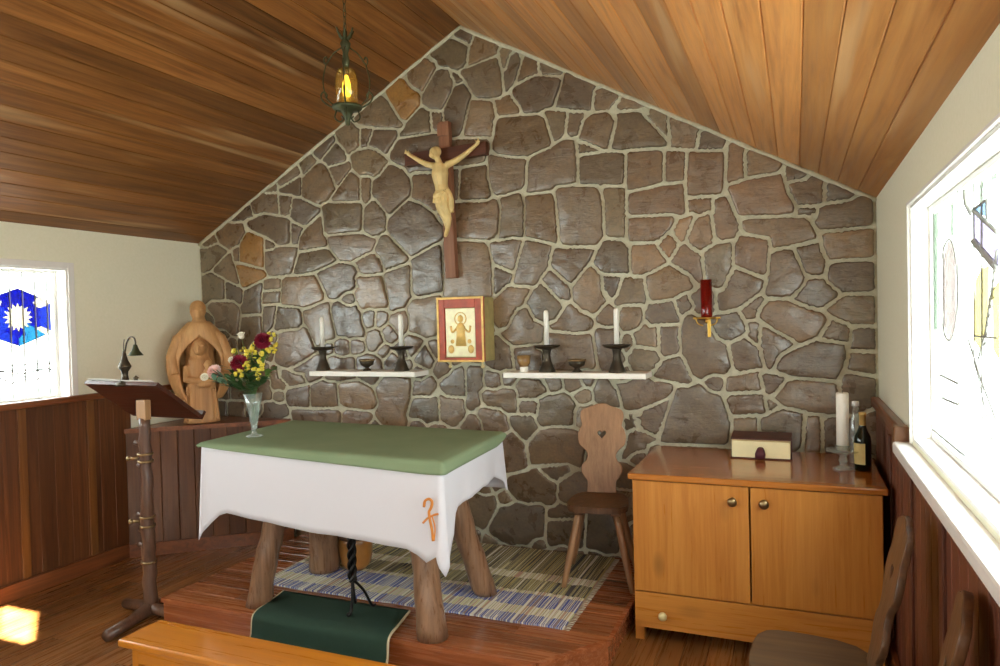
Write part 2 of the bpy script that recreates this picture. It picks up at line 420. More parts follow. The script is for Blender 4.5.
box(bm, -3.2, 2.81, .002, -3.18, 4.2, PLZ-.002)
put('riser', bm, 'plat_edge', pl)

# side walls with window openings: (y0,y1,z0,z1)
def side_wall(name, x, sgn, top, holes):
    bm = B(); xo = x+sgn*T
    ys = sorted({YF-T, YB+T}|{h[0] for h in holes}|{h[1] for h in holes}); x0, x1 = min(x, xo), max(x, xo)
    for a, b in zip(ys, ys[1:]):
        h = [q for q in holes if q[0] <= a+1e-6 and q[1] >= b-1e-6]
        if h: box(bm, x0, a, -.05, x1, b, h[0][2]); box(bm, x0, a, h[0][3], x1, b, top+.12)
        else: box(bm, x0, a, -.05, x1, b, top+.12)
    bmesh.ops.remove_doubles(bm, verts=bm.verts, dist=1e-5)
    return struct(name, bm, 'plaster')
WL = [(1.75, 3.14, 1.15, 1.99), (-1.0, 1.3, 1.1, 2.05), (-2.9, -1.3, 1.1, 2.05)]  # the two openings behind the camera are added for fill light
WR = [(1.40, 3.055, 1.10, 1.985), (-1.3, .95, 1.06, 2.04), (-3.0, -1.6, 1.06, 2.04)]  # here too the last two are added, widened for more fill
side_wall('wall_left', XL, -1, ZL, WL)
side_wall('wall_right', XR, 1, ZR, WR)
# rear wall (behind the camera): glazed door added as fill light, transom slot added to shape sun patch
bm = B()
DX0, DX1, DZ = -3.3, -.55, 2.2
TX0, TX1, TZ0, TZ1 = -4.33, -3.65, 1.90, 2.15
def roofz(x): return ZL+(AZ-ZL)*(x-XL)/(AX-XL) if x < AX else AZ+(ZR-AZ)*(x-AX)/(XR-AX)
def fwall(x0, x1, z0, z1=None):
    pts = [x0]+([AX] if z1 is None and x0 < AX < x1 else [])+[x1]
    top = [(x, YF, roofz(x)+.1 if z1 is None else z1) for x in pts]
    prism(bm, [(x0, YF, z0)]+[(x1, YF, z0)]+top[::-1], (0, -T, 0))
fwall(XL-T, TX0, -.05); fwall(TX0, TX1, -.05, TZ0); fwall(TX0, TX1, TZ1); fwall(TX1, DX0, -.05); fwall(DX0, DX1, DZ); fwall(DX1, XR+T, -.05)
for q_ in ([(TX0, TZ0), (-3.91, TZ0), (-3.91, 1.938), (TX0, 2.03)], [(-3.91, TZ0), (TX1, TZ0), (TX1, 1.938), (-3.91, 1.938)], [(TX1, 1.938), (TX1, TZ1), (-4.02, TZ1), (-4.02, 2.03)], [(TX0, 2.03), (-4.02, 2.03), (-4.02, TZ1), (TX0, TZ1)]):
    prism(bm, [(a_, YF, b_) for a_, b_ in q_], (0, -.012, 0))  # unseen slanted mask added to cut the sunlight into the floor patch
struct('wall_front', bm, 'plaster')
bm = B()
for i in range(2):
    x0 = DX0+i*(DX1-DX0)/2; x1 = x0+(DX1-DX0)/2
    for a in ((x0, 0.01, x0+.09, DZ), (x1-.09, .01, x1, DZ), (x0+.09, .01, x1-.09, .16), (x0+.09, DZ-.09, x1-.09, DZ)):
        box(bm, a[0], YF-.09, a[1], a[2], YF-.04, a[3])
d = struct('added_fill_door', bm, 'white_paint')  # unseen door frame, added to let in fill from behind
bm = B(); box(bm, DX0+.09, YF-.07, .16, DX1-.09, YF-.064, DZ-.09); put('glass', bm, 'frosted', d)  # translucent sheet that glows in the sun as soft fill
bm = B(); box(bm, TX0-.0, YF-.07, TZ0, TX1, YF-.064, TZ1); d = struct('window_7', bm, 'pane')  # unseen pane closing the added sun slot

# ceilings
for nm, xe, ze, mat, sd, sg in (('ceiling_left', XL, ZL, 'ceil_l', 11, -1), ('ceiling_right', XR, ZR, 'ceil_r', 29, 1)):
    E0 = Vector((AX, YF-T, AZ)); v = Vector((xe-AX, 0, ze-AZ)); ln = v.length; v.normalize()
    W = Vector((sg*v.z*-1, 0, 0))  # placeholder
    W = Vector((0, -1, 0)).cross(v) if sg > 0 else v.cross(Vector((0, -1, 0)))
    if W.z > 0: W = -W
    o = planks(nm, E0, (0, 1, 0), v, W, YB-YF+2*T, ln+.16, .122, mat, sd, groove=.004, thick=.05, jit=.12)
    o.name = 'ceiling'; o['kind'] = 'structure'
    bm = B(); a = E0-W*.055+Vector((0, -.1, 0)); b = a+v*(ln+.3)
    prism(bm, [a, b, b-W*.05, a-W*.05], (0, YB-YF+2*T+.2, 0)); struct('roof', bm, 'dark')

bm = B(); prism(bm, [(AX-.35, YF-.4, AZ-.02), (AX+.35, YF-.4, AZ-.02), (AX, YF-.4, AZ+.25)], (0, YB-YF+.8, 0)); r_ = bm; bmesh.ops.translate(bm, verts=bm.verts, vec=(0, 0, .06)); struct('roof', bm, 'dark')
# stone wall ---------------------------------------------------------
ST = {
(200,110): "190,655 285,585 310,640 200,662;315,570 380,515 450,512 465,625 385,608 320,630;478,525 540,530 530,625 478,625;475,440 575,360 592,382 480,455;475,480 600,410 600,505 480,490;610,330 665,280 685,315 620,385;690,262 740,210 800,185 765,230 720,275;750,300 815,210 855,250 860,300 770,325;620,410 700,335 745,340 805,465 745,550 700,555 620,515;790,355 890,325 895,350 820,445;800,540 910,390 950,420 955,535;400,490 445,462 445,485",
(200,200): "562,5 600,5 712,62 635,152 540,98;100,210 150,165 235,150 255,195 225,255 175,290 120,260;280,130 375,95 420,100 530,125 535,255 470,255 400,215 280,170;25,270 70,225 85,255 40,272;15,310 95,275 145,310 70,395 15,410;245,265 290,195 375,235 370,400 240,370;86,415 170,330 220,500 90,430;220,390 375,435 385,450 255,525;20,485 65,460 130,490 135,595 30,600;155,510 240,545 235,610 155,595;270,555 360,515 355,685 250,690;390,315 580,285 545,440 480,455 410,440 395,400;390,500 480,475 480,535 390,540;550,150 610,175 580,260 550,260;600,225 640,165 720,105 755,275 600,300;385,240 430,265 430,285 390,295;195,300 218,295 225,370 205,360;600,325 770,295 820,370 690,430 560,450;490,475 680,455 740,560 640,650 490,640;700,440 830,385 930,400 950,520 760,560",
(200,280): "375,80 480,65 470,135 375,145;380,160 450,155 430,260 375,330;465,160 600,170 590,290 450,300;250,225 355,220 370,330 240,400;60,140 190,140 225,200 215,320 110,260 70,200;480,320 640,300 690,420 560,520 470,470;620,180 760,170 800,330 700,400 650,280;800,180 940,160 960,330 830,320;440,560 520,640 430,640;560,540 700,470 760,520 660,610",
(330,30): "190,550 330,440 425,580 180,560;365,405 450,325 520,380 520,440 450,520 425,520;480,300 560,195 625,195 625,230 545,355 500,335;570,440 575,390 640,255 700,245 725,300 720,370 660,475 590,460;620,160 750,70 820,95 815,190 760,225 650,195;770,25 800,2 858,20 835,70;740,265 785,300 770,310;695,560 690,500 760,345 805,330 835,410 785,625 720,640;425,625 560,480 590,500 600,600;615,505 665,500 670,590 620,590",
(330,130): "50,20 60,0 165,0 165,90 105,125 55,60;135,155 200,125 270,125 335,190 290,260 180,265 140,215;-40,455 175,450 175,600 -40,625;240,85 265,15 385,5 390,20 335,135;185,0 235,0 205,90 185,95;190,295 225,295 235,390 200,425 188,400;345,220 430,235 470,340 460,385 350,490 255,385 265,330;210,490 265,435 315,500 310,600 250,630 205,590;350,155 410,75 640,40 640,240 470,240;720,70 940,60 910,180 740,215;510,270 650,265 640,470 510,395;795,240 930,225 945,410 790,420;700,240 765,235 760,420 700,430",
(330,220): "-10,110 150,95 258,125 235,180 110,245 60,240 0,170;285,170 320,110 455,225 440,255 330,290 290,210;360,45 370,0 470,-95 530,-85 630,0 670,95 490,210 400,100;500,240 650,165 655,410 540,445 495,430;145,260 240,215 290,230 310,310 200,330;330,330 470,280 480,460 380,520;20,210 120,270 140,400 40,420;150,350 300,340 330,500 170,520;120,540 320,545 340,660 100,660;500,500 640,480 640,660 500,650;700,130 930,140 960,260 968,460 715,445;-60,440 120,430 100,640 -50,640",
(460,20): "90,95 215,160 215,200 50,260 55,190;10,320 215,225 235,450 110,455 65,400 40,360;70,495 185,510 195,560 180,695 15,690;235,185 295,190 265,280;275,310 305,215 365,225 330,355 280,420;380,220 460,240 460,310 345,365;480,260 600,315 590,325 490,325;320,420 400,365 480,335 595,355 555,510 400,530 320,445;640,340 805,405 755,540 580,520 620,420;215,490 290,460 330,535 225,550;525,560 630,550 625,690 570,720;665,565 740,560 705,690 640,690;820,430 950,470 830,500",
(460,120): "215,10 500,0 540,145 340,200 235,190 210,100;755,5 930,0 885,170 860,170 720,105;185,240 230,235 370,255 385,390 260,435 220,420 180,340;400,425 420,290 450,240 620,130 690,130 695,370 560,395 410,425;715,140 840,180 720,195;725,220 880,195 980,210 980,375 725,380;260,480 345,458 372,520 375,700 235,715 245,600;405,470 550,465 575,580 575,740 400,700;590,415 810,410 850,490 862,700 830,750 620,755 595,600;-60,500 200,500 232,530 225,690 165,720 -60,705",
(470,210): "815,-130 930,-130 935,160 820,150;125,205 250,175 305,195 250,365 150,325;330,185 490,220 460,330 390,440 265,440 290,330;500,245 540,235 745,240 720,310 610,440 570,400 490,320;800,190 940,200 940,380 810,380 750,310;150,345 245,385 225,440 150,510;160,525 225,470 340,487 310,550 230,650 215,690 140,640;350,560 425,455 540,560 500,650 430,640 390,650;440,420 475,380 580,460 580,510 545,545;630,460 720,340 780,400 790,490 800,500 760,580 680,600;810,400 910,405 870,490 810,490",
(480,310): "225,10 280,0 350,130 340,205 190,215 160,150;440,105 540,0 610,20 650,120 560,135;420,150 660,150 700,340 440,340;700,150 820,140 830,340 720,340;200,230 330,220 340,350 210,350;90,200 170,220 190,350 80,340",
(600,80): "70,410 110,200 230,185 400,365 400,395;120,170 125,115 240,155 230,170;275,210 365,205 405,340;440,250 585,300 570,400 430,400;610,325 740,380 735,405 595,410;775,405 860,425 865,590 780,610;175,440 360,425 365,615 165,665;415,430 510,440 500,600 405,610;540,440 750,440 730,685 525,695",
(600,180): "170,90 370,40 500,25 510,190 175,205;170,235 430,220 430,290 330,370 165,370;200,395 330,385 390,490 300,545 210,570;355,400 410,325 460,375 420,465;440,300 550,215 510,360 480,365;530,350 580,260 650,210 685,350 610,420 560,400;430,490 510,390 610,465 570,580;625,440 780,385 785,530 740,640 640,490;695,115 760,90 820,230 820,345 700,345;535,120 670,110 670,180 540,190",
(600,270): "280,80 290,40 420,-20 530,40 520,110 440,170 320,185;715,235 745,150 815,5 990,65 947,138 830,230 760,240;700,290 830,250 880,370 790,430 710,410;790,450 870,420 960,500 968,580 810,610;530,290 600,290 640,360 760,460 800,600 560,630 520,500 500,400;300,210 430,190 460,310 310,325;460,180 510,160 545,210 490,250;360,350 455,350 460,470 380,490;220,400 280,350 340,350 335,470 220,450;210,480 330,490 330,590 220,590;140,45 255,60 260,200 120,205;140,225 230,225 210,330 140,340;560,170 660,170 690,240 600,260",
(730,140): "105,80 285,155 280,190 110,215;-15,290 110,240 310,205 345,340 385,390 380,440 50,455;345,190 440,210 430,230 345,240;355,275 400,250 530,245 560,300 555,375 410,390;590,290 710,340 590,365;540,400 850,380 860,500 560,540 530,490;80,480 450,475 520,600 350,625 260,640 240,580 90,560;420,410 520,410 520,440 420,450;570,565 870,545 870,710 710,708 620,720 565,650",
(730,240): "50,-25 100,-25 230,0 222,190 190,205 40,140;245,85 380,60 450,220 440,270 360,340 230,330;400,50 540,15 570,200 460,200;590,200 630,140 860,130 870,310 680,310 600,250;470,250 570,235 640,310 660,340 570,400 480,395 390,360;590,420 680,345 870,335 875,510 740,500 620,460;190,420 240,375 340,370 600,470 530,580 430,625 270,540 190,480;60,430 180,350 195,370 140,460 100,470;560,590 620,490 730,535 720,620;745,540 885,535 880,660 740,660;200,520 370,610 380,640 280,710 245,775 200,680;120,510 170,515 160,610 115,570",
(730,340): "280,180 320,90 520,10 700,30 690,160 650,240 380,220;740,80 880,90 870,200 715,170;690,210 870,240 880,400 740,450 680,280;280,350 390,240 650,265 640,430 480,430 320,385;10,240 165,205 190,300 0,310;195,225 320,225 260,310 215,310;10,340 190,335 220,440 20,450;225,375 275,395 270,415 235,430;200,480 280,430 440,450 430,650 380,650 370,550 200,540;470,465 545,475 550,690 450,690;570,500 640,490 700,480 770,490 740,690 575,690;780,480 880,430 890,690 770,690;20,480 150,475 150,640 20,640",
(600,360): "470,170 590,180 690,230 790,380 780,490 370,490 400,350;590,110 730,115 960,80 960,180 720,195 650,170;110,150 380,130 450,150 420,220 160,310;180,360 330,290 420,240 380,370 330,450;210,430 330,480 230,540 140,560;0,150 90,190 110,290 0,280;340,110 350,50 490,10 540,110 520,140 440,130",
(480,380): "140,390 180,330 240,380 270,450 270,540 160,570;290,430 370,310 450,290 580,310 600,500 310,510;360,130 480,100 560,150 560,270 380,280 350,240;200,240 300,220 330,290 260,350 200,270;360,540 530,520 500,590 430,590;640,70 820,50 820,150 600,160;580,200 610,180 700,180 700,300 580,280;0,90 200,90 200,180 50,150;0,180 110,190 160,300 60,300;240,40 380,60 340,90 240,110;250,130 340,150 330,200 250,190;720,180 840,190 860,420 720,400;870,210 960,210 960,290 880,290",
(470,470): "225,40 400,0 500,100 480,190 350,195 250,130;175,240 420,220 420,400 330,430 150,390;0,170 130,180 150,230 60,310 0,300;500,260 580,240 660,270 650,290 490,290;490,320 660,310 640,440 480,440;440,60 480,60 530,180 440,230;560,60 690,50 690,150 610,210 560,150;740,290 860,290 880,480 740,450",
(380,350): "400,180 500,130 510,280 400,270;525,130 590,150 590,340 530,330;610,200 730,180 800,200 790,340 620,260;360,290 490,300 480,400 370,410;170,390 210,300 340,300 340,430;0,190 180,190 140,430 0,430;200,200 290,190 290,270 200,270",
(260,350): "170,240 285,220 280,340 170,320;310,225 440,215 465,340 310,345;200,375 480,365 470,450 200,450;500,390 650,420 500,450;480,225 590,190 690,320 480,320;110,160 260,150 260,200 170,220;30,330 140,340 150,400 10,410;60,220 90,180 150,250 80,300;600,180 700,200 690,300 600,230;720,200 910,190 850,430 720,430",
}
def inpoly(x, z, P):
    r = False; j = len(P)-1
    for i in range(len(P)):
        if (P[i][1] > z) != (P[j][1] > z) and x < (P[j][0]-P[i][0])*(z-P[i][1])/(P[j][1]-P[i][1])+P[i][0]: r = not r
        j = i
    return r
polys = []
for (ox, oy), s in ST.items():
    for p in s.split(';'):
        pts = [tuple(map(float, q.split(','))) for q in p.split()]
        w = [at(ox+a/6.056, oy+b/6.056, 'Y', YB-.02) for a, b in pts]
        polys.append([(q.x, q.z) for q in w])
# the rest of the wall, where furniture hides it: rough courses of the same stone
rnd = random.Random(4)
z = .03
while z < 1.25:
    hgt = rnd.uniform(.14, .22); x = XL+.02
    while x < XR-.05:
        w = min(rnd.uniform(.16, .3), XR-.02-x)
        P = [(x+.012+rnd.uniform(0, .02), z+.012+rnd.uniform(0, .02)), (x+w-.012-rnd.uniform(0, .02), z+.012+rnd.uniform(0, .02)),
             (x+w-.012-rnd.uniform(0, .02), z+hgt-.012-rnd.uniform(0, .02)), (x+.012+rnd.uniform(0, .02), z+hgt-.012-rnd.uniform(0, .02))]
        test = [(P[0][0]*(1-a)*(1-b)+P[1][0]*a*(1-b)+P[2][0]*a*b+P[3][0]*(1-a)*b, P[0][1]*(1-a)*(1-b)+P[1][1]*a*(1-b)+P[2][1]*a*b+P[3][1]*(1-a)*b) for a in (-.08, .25, .5, .75, 1.08) for b in (-.08, .25, .5, .75, 1.08)]
        if w > .06 and not any(inpoly(tx, tz, Q) for tx, tz in test for Q in polys) and not any(inpoly(q[0], q[1], P) for Q in polys for q in Q): polys.append(P)
        x += w
    z += hgt
from mathutils import kdtree, noise as mnoise
def outline(P):
    Q = []
    for i in range(len(P)):
        a, b = Vector(P[i]), Vector(P[(i+1) % len(P)]); k = max(2, int((b-a).length/.03))
        Q += [a.lerp(b, j/k) for j in range(k)]
    return Q
def tree(outs):
    n = sum(len(q) for q in outs); kd = kdtree.KDTree(n); lab = []; m = 0
    for k, q in enumerate(outs):
        for p in q: kd.insert((p.x, p.y, 0), m); lab.append(k); m += 1
    kd.balance(); return kd, lab
def area(Q): return sum(Q[i].x*Q[(i+1) % len(Q)].y-Q[(i+1) % len(Q)].x*Q[i].y for i in range(len(Q)))/2
rnd = random.Random(9)
outs = []; cens = []
for P in polys:
    if area([Vector(p) for p in P]) < 0: P = P[::-1]
    Q = outline(P); cq = sum(Q, Vector((0, 0)))/len(Q); bad = area(Q) < 3e-4
    for q_, c_ in zip(outs, cens):
        if (cq-c_).length > .6: continue
        if inpoly(cq.x, cq.y, q_) or inpoly(c_.x, c_.y, Q) or sum(inpoly(p.x, p.y, q_) for p in Q) > .22*len(Q): bad = True; break
    if not bad: outs.append(Q); cens.append(cq)
for rad in (.10, .075, .055):
    kd, lab = tree(outs); new = []
    for _ in range(5000):
        x = rnd.uniform(XL+.03, XR-.03); z = rnd.uniform(.04, roofz(x)-.05) if True else 0
        if kd.find((x, z, 0))[2] < rad or any((x-a)**2+(z-b)**2 < (2*rad)**2 for a, b in new): continue
        if any(inpoly(x, z, q) for q in outs): continue
        new.append((x, z))
    for x, z in new:
        a0 = rnd.uniform(0, 6); outs.append([Vector((x+rad*.4*cos(a0+2*PI*k/10), z+rad*.4*sin(a0+2*PI*k/10))) for k in range(10)])
kd, lab = tree(outs)
GAP = .0155
def grown(k, Q):
    n = len(Q); A_ = area(Q)*6; c = Vector((0, 0))
    for i in range(n):
        w_ = Q[i].x*Q[(i+1) % n].y-Q[(i+1) % n].x*Q[i].y; c += (Q[i]+Q[(i+1) % n])*w_/A_
    R_ = []; m = 60; P = [(q.x, q.y) for q in Q]
    def ok(s_, d_):
        q = c+d_*s_; own = None; oth = None
        for co, idx, dd in kd.find_n((q.x, q.y, 0), 50):
            if lab[idx] == k: own = dd if own is None else own
            else: oth = dd if oth is None else oth
            if own is not None and oth is not None: break
        if inpoly(q.x, q.y, P): own = 0
        own = .2 if own is None else own; oth = .4 if oth is None else oth
        lim = min(q.x-XL, XR-q.x, (roofz(q.x)-q.y)*.875)
        return oth-own >= GAP and own < .09 and lim > .012
    for a in range(m):
        d_ = Vector((cos(2*PI*a/m), sin(2*PI*a/m))); s_ = .012; st = .016
        while ok(s_+st, d_) and s_ < .6: s_ += st
        for _ in range(3):
            st /= 2
            if ok(s_+st, d_): s_ += st
        R_.append(c+d_*s_)
    R_ = [(R_[i-1]+R_[i]*5+R_[(i+1) % m])/7 for i in range(m)]
    return R_
grow = [grown(k, q) for k, q in enumerate(outs)]
bm = B(); lay = bm.loops.layers.float_color.new('tone')
pts = [(XL-T, -.05), (XR+T, -.05), (XR+T, roofz(XR)), (AX, AZ+.08), (XL-T, roofz(XL))]
prism(bm, [(x, YB, z) for x, z in pts], (0, T, 0), 1)
tones = [(126, 108, 88), (136, 114, 90), (122, 108, 96), (142, 118, 90), (126, 110, 98), (134, 122, 100), (114, 100, 88), (146, 118, 86), (130, 118, 104), (122, 100, 80), (136, 116, 98), (142, 126, 104)]
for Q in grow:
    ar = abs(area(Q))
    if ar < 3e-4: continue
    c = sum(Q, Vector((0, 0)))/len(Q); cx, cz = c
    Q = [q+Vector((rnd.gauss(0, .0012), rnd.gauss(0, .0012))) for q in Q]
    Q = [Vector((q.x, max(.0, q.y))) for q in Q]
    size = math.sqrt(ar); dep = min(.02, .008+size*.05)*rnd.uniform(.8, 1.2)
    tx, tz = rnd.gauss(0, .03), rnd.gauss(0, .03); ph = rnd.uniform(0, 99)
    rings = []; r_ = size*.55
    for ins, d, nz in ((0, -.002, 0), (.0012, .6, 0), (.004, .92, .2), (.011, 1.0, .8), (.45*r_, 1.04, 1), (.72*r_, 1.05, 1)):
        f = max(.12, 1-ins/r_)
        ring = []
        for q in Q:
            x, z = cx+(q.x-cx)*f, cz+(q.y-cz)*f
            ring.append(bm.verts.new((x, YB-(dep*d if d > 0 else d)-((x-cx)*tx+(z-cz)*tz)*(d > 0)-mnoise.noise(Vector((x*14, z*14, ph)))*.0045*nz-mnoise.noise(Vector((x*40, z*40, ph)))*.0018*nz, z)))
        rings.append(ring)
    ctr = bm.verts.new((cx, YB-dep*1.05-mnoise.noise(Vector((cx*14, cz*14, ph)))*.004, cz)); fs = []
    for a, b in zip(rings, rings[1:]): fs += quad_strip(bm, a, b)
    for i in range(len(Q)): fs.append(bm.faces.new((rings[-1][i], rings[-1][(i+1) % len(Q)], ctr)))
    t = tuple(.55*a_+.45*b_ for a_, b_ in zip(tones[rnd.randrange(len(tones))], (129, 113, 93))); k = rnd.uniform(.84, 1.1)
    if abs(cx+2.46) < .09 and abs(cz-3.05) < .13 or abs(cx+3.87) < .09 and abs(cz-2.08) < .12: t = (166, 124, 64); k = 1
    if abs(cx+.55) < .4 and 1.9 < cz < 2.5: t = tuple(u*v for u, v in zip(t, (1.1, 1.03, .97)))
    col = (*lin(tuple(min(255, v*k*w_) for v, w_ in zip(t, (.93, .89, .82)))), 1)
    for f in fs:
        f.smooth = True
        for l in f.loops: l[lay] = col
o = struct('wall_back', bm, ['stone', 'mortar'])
# mortar band where the roof meets the stones
bm = B()
for xa, za, xb, zb in ((XL, ZL, AX, AZ), (AX, AZ, XR, ZR)):
    p, q = Vector((xa, YB-.012, za-.012)), Vector((xb, YB-.012, zb-.012))
    tube(bm, [p.lerp(q, i/40)+Vector((0, 0, rnd.gauss(0, .002))) for i in range(41)], [.014+rnd.uniform(-.003, .003) for _ in range(41)], 6)
struct('trim_5', bm, 'mortar')

# wainscots, rails, baseboards
def wainscot(nm, x, sg, y0, y1, ztop, mat, seed):
    o = planks(nm, (x, y0, .0), (0, 0, 1), (0, 1, 0), (sg, 0, 0), ztop, y1-y0, .105, mat, seed, groove=.0035, thick=.002)
    for v in o.data.vertices: v.co.x += sg*.016
    o['kind'] = 'structure'; return o
WZ = 1.13
wl = wainscot('trim_1', XL, 1, YF, 3.56, WZ, 'wains', 31)
wr = wainscot('trim_2', XR, -1, YF, YB, 1.035, 'wains_r', 37)
for w, x, sg, ys, zt in ((wl, XL, 1, [-2.6+.45*i for i in range(14)], WZ), (wr, XR, -1, [-2.6+.62*i for i in range(11)], 1.035)):
    for y in ys:
        if w is wl and y > 3.45: continue
        bm = B(); box(bm, min(x+sg*.014, x+sg*.026), y-.026, .1, max(x+sg*.014, x+sg*.026), y+.026, zt-.002, .003); put('batten', bm, 'batten' if w is wl else 'wains_r', w)
bm = B(); box(bm, XL, YF, WZ, XL+.045, YB-.03, WZ+.04, .008); struct('trim_3', bm, 'trim')
bm = B(); box(bm, XR-.018, 3.2, 1.036, XR, YB-.03, 1.09, .002); box(bm, XR-.04, 3.21, 1.085, XR, YB-.03, 1.135, .008); struct('trim_4', bm, 'trim')
bm = B(); box(bm, XL+.017, YF, 0, XL+.04, 3.5, .1, .006); struct('baseboard_left', bm, 'trim')
bm = B(); box(bm, XR-.04, YF, 0, XR-.017, YB, .1, .006); struct('baseboard_right', bm, 'trim')

# ------------------------------------------------------------------ windows
def came(bm, pts, r=.0035):
    tube(bm, pts, r, 6)
def window(nm, x, sg, y0, y1, z0, z1, dep, casing, sill):
    """x wall face, sg outwards; recess lined in white, casing strip, glass at depth dep"""
    bm = B(); xa = x-sg*.012; xg = x+sg*dep
    def bx(ax, ay, az, bx_, by, bz, be=.003): box(bm, min(ax, bx_), ay, az, max(ax, bx_), by, bz, be)
    c = casing
    bx(xa, y0-c, z0-c, x+sg*.02, y0, z1+c); bx(xa, y1, z0-c, x+sg*.02, y1+c, z1+c)
    bx(xa, y0, z1, x+sg*.02, y1, z1+c)
    if sg < 0: bx(xa, y0, z0-c, x+sg*.02, y1, z0)
    t = .012
    bx(x, y0, z0, x+sg*T, y0+t, z1, 0); bx(x, y1-t, z0, x+sg*T, y1, z1, 0); bx(x, y0+t, z1-t, x+sg*T, y1-t, z1, 0); bx(x, y0+t, z0, x+sg*T, y1-t, z0+t, 0)
    f = .02
    for a in ((y0+t, z0+t, y0+t+f, z1-t), (y1-t-f, z0+t, y1-t, z1-t), (y0+t+f, z1-t-f, y1-t-f, z1-t), (y0+t+f, z0+t, y1-t-f, z0+t+f)):
        bx(xg-sg*.012, a[0], a[1], xg+sg*.012, a[2], a[3])
    w = struct(nm, bm, 'white_paint')
    bm = B(); box(bm, xg-.002, y0+t+f, z0+t+f, xg+.002, y1-t-f, z1-t-f); put('glass', bm, 'pane', w)
    return w, xg
w1, xg1 = window('window_1', XL, -1, *WL[0], .105, .04, 0)
w2, xg2 = window('window_2', XR, 1, *WR[0], .07, .012, 0)
for i, h in enumerate(WL[1:]): window('window_%d' % (3+i), XL, -1, *h, .1, .04, 0)  # unseen left windows, added to brighten the room
for i, h in enumerate(WR[1:]): window('window_%d' % (5+i), XR, 1, *h, .07, .012, 0)  # unseen right windows, added to brighten the room
# wooden sill of the right window
bm = B(); box(bm, XR-.062, 1.2, 1.035, XR+.01, 3.13, 1.083, .01); put('window_sill', bm, 'white_paint', w2)
bm = B(); box(bm, XR-.058, 3.13, 1.04, XR, 3.20, 1.14, .008); put('sill_end_block', bm, 'batten', w2)
# glass pieces (flat stained glass set in the panes)
def gpiece(bm, pts, x, sg):
    prism(bm, [(x, p[0], p[1]) for p in pts], (-sg*.004, 0, 0))
def P1(px, py): q = at(px, py, 'X', xg1+.004); return (q.y, q.z)
def P2(px, py): q = at(px, py, 'X', xg2-.004); return (q.y, q.z)
hc, hz = 2.882, 1.682
hexv = [(hc+.212*math.sqrt(3)/2*0 + (.205 if k in (1, 2) else -.205 if k in (4, 5) else 0), hz+(.178 if k == 0 else -.178 if k == 3 else .1 if k in (1, 5) else -.1)) for k in range(6)]
xs = xg1+.004
star = []
for k in range(32):
    r = .092 if k % 2 == 0 else .062; star.append((hc+r*sin(2*PI*k/32), hz+r*cos(2*PI*k/32)))
def hexpt(a):
    d = Vector((sin(a), cos(a))); best = None
    for p, q in zip(hexv, hexv[1:]+hexv[:1]):
        p, e_ = Vector(p)-Vector((hc, hz)), Vector(q)-Vector(p); den = d.x*e_.y-d.y*e_.x
        if abs(den) < 1e-9: continue
        t_ = (p.x*e_.y-p.y*e_.x)/den; u_ = (p.x*d.y-p.y*d.x)/den
        if t_ > 0 and -1e-6 <= u_ <= 1+1e-6: best = t_
    return best
groups = {}
for k in range(32):
    a0, a1 = 2*PI*k/32, 2*PI*(k+1)/32; hp = [(hc+hexpt(a)*sin(a), hz+hexpt(a)*cos(a)) for a in (a0, a1)]
    md = [tuple(.45*u+.55*v for u, v in zip(p, q)) for p, q in zip(hp, (star[k], star[(k+1) % 32]))]
    inner = 'blue' if k < 20 or k > 26 else 'blue2'
    outer = 'cream' if k in (4, 5, 10, 22, 27) else 'cyan' if 11 <= k <= 15 else 'blue2' if 6 <= k <= 9 or 17 <= k <= 21 else 'blue'
    if 11 <= k <= 13: inner = 'cyan'
    groups.setdefault(inner, []).append([star[k], star[(k+1) % 32], md[1], md[0]]); groups.setdefault(outer, []).append([md[0], md[1], hp[1], hp[0]])
groups['cream'].append(star)
for kk, pl_ in groups.items():
    bm = B()
    for p in pl_: gpiece(bm, p, xs, -1)
    put('stained_glass_piece', bm, 'g_'+kk, w1)
bm = B()
for y in np.arange(1.9, 3.12, .078): came(bm, [(xs, y, WL[0][2]+.03), (xs, y, WL[0][3]-.03)], .0055)
for z in (1.385,): came(bm, [(xs, 1.8, z), (xs, 3.1, z)], .005)
for ring in (hexv,): came(bm, [(xs+.004, *p) for p in ring+ring[:1]], .003)
came(bm, [(xs+.002, *P1(*q)) for q in ((0, 378), (12, 384), (22, 376), (35, 381), (52, 369), (0, 371))], .005)
came(bm, [(xs+.002, *P1(*q)) for q in ((0, 372), (22, 374), (50, 368))], .005)
put('lead_lines', bm, 'lead', w1)
xs = xg2-.006
def win2(mat, *pl):
    bm = B()
    for p in pl: gpiece(bm, [P2(*q) for q in p], xs, 1)
    put('stained_glass_piece', bm, mat, w2)
win2('g_pink', [(952+8*cos(a)*1.0, 290-(a and 0)+50*sin(a)+(2 if cos(a) > 0 else 0)) for a in np.linspace(0, 2*PI, 20, endpoint=False)])
win2('g_sky', [(977.5, 209), (991, 199), (991, 219)])
win2('g_violet', [(977, 210), (1001, 232), (1001, 268), (977, 241)])
win2('g_yellow', [(978, 280), (984, 268), (991, 266), (990, 318), (984, 352), (977, 340)], [(995, 290), (1002, 280), (1002, 360), (996, 350)])
win2('g_palegreen', [(936, 214), (939, 212), (939, 330), (936, 330)], [(944, 209), (946, 207), (946, 240), (944, 242)], [(953, 203), (955, 202), (955, 234), (953, 236)], [(982, 184), (986, 181), (986, 200), (982, 203)], [(994, 176), (999, 172), (999, 226), (994, 222)])
bm = B()
def ln(*pts, r=.0028): came(bm, [(xs-.006, *P2(*q)) for q in pts], r*1.5)
ln((977, 210), (1001, 232), r=.004); ln((977, 241), (1001, 269), r=.006); ln((968, 190), (970, 205), (975, 214), r=.005)
ln((991, 198), (991, 219)); ln((977, 209), (991, 199))
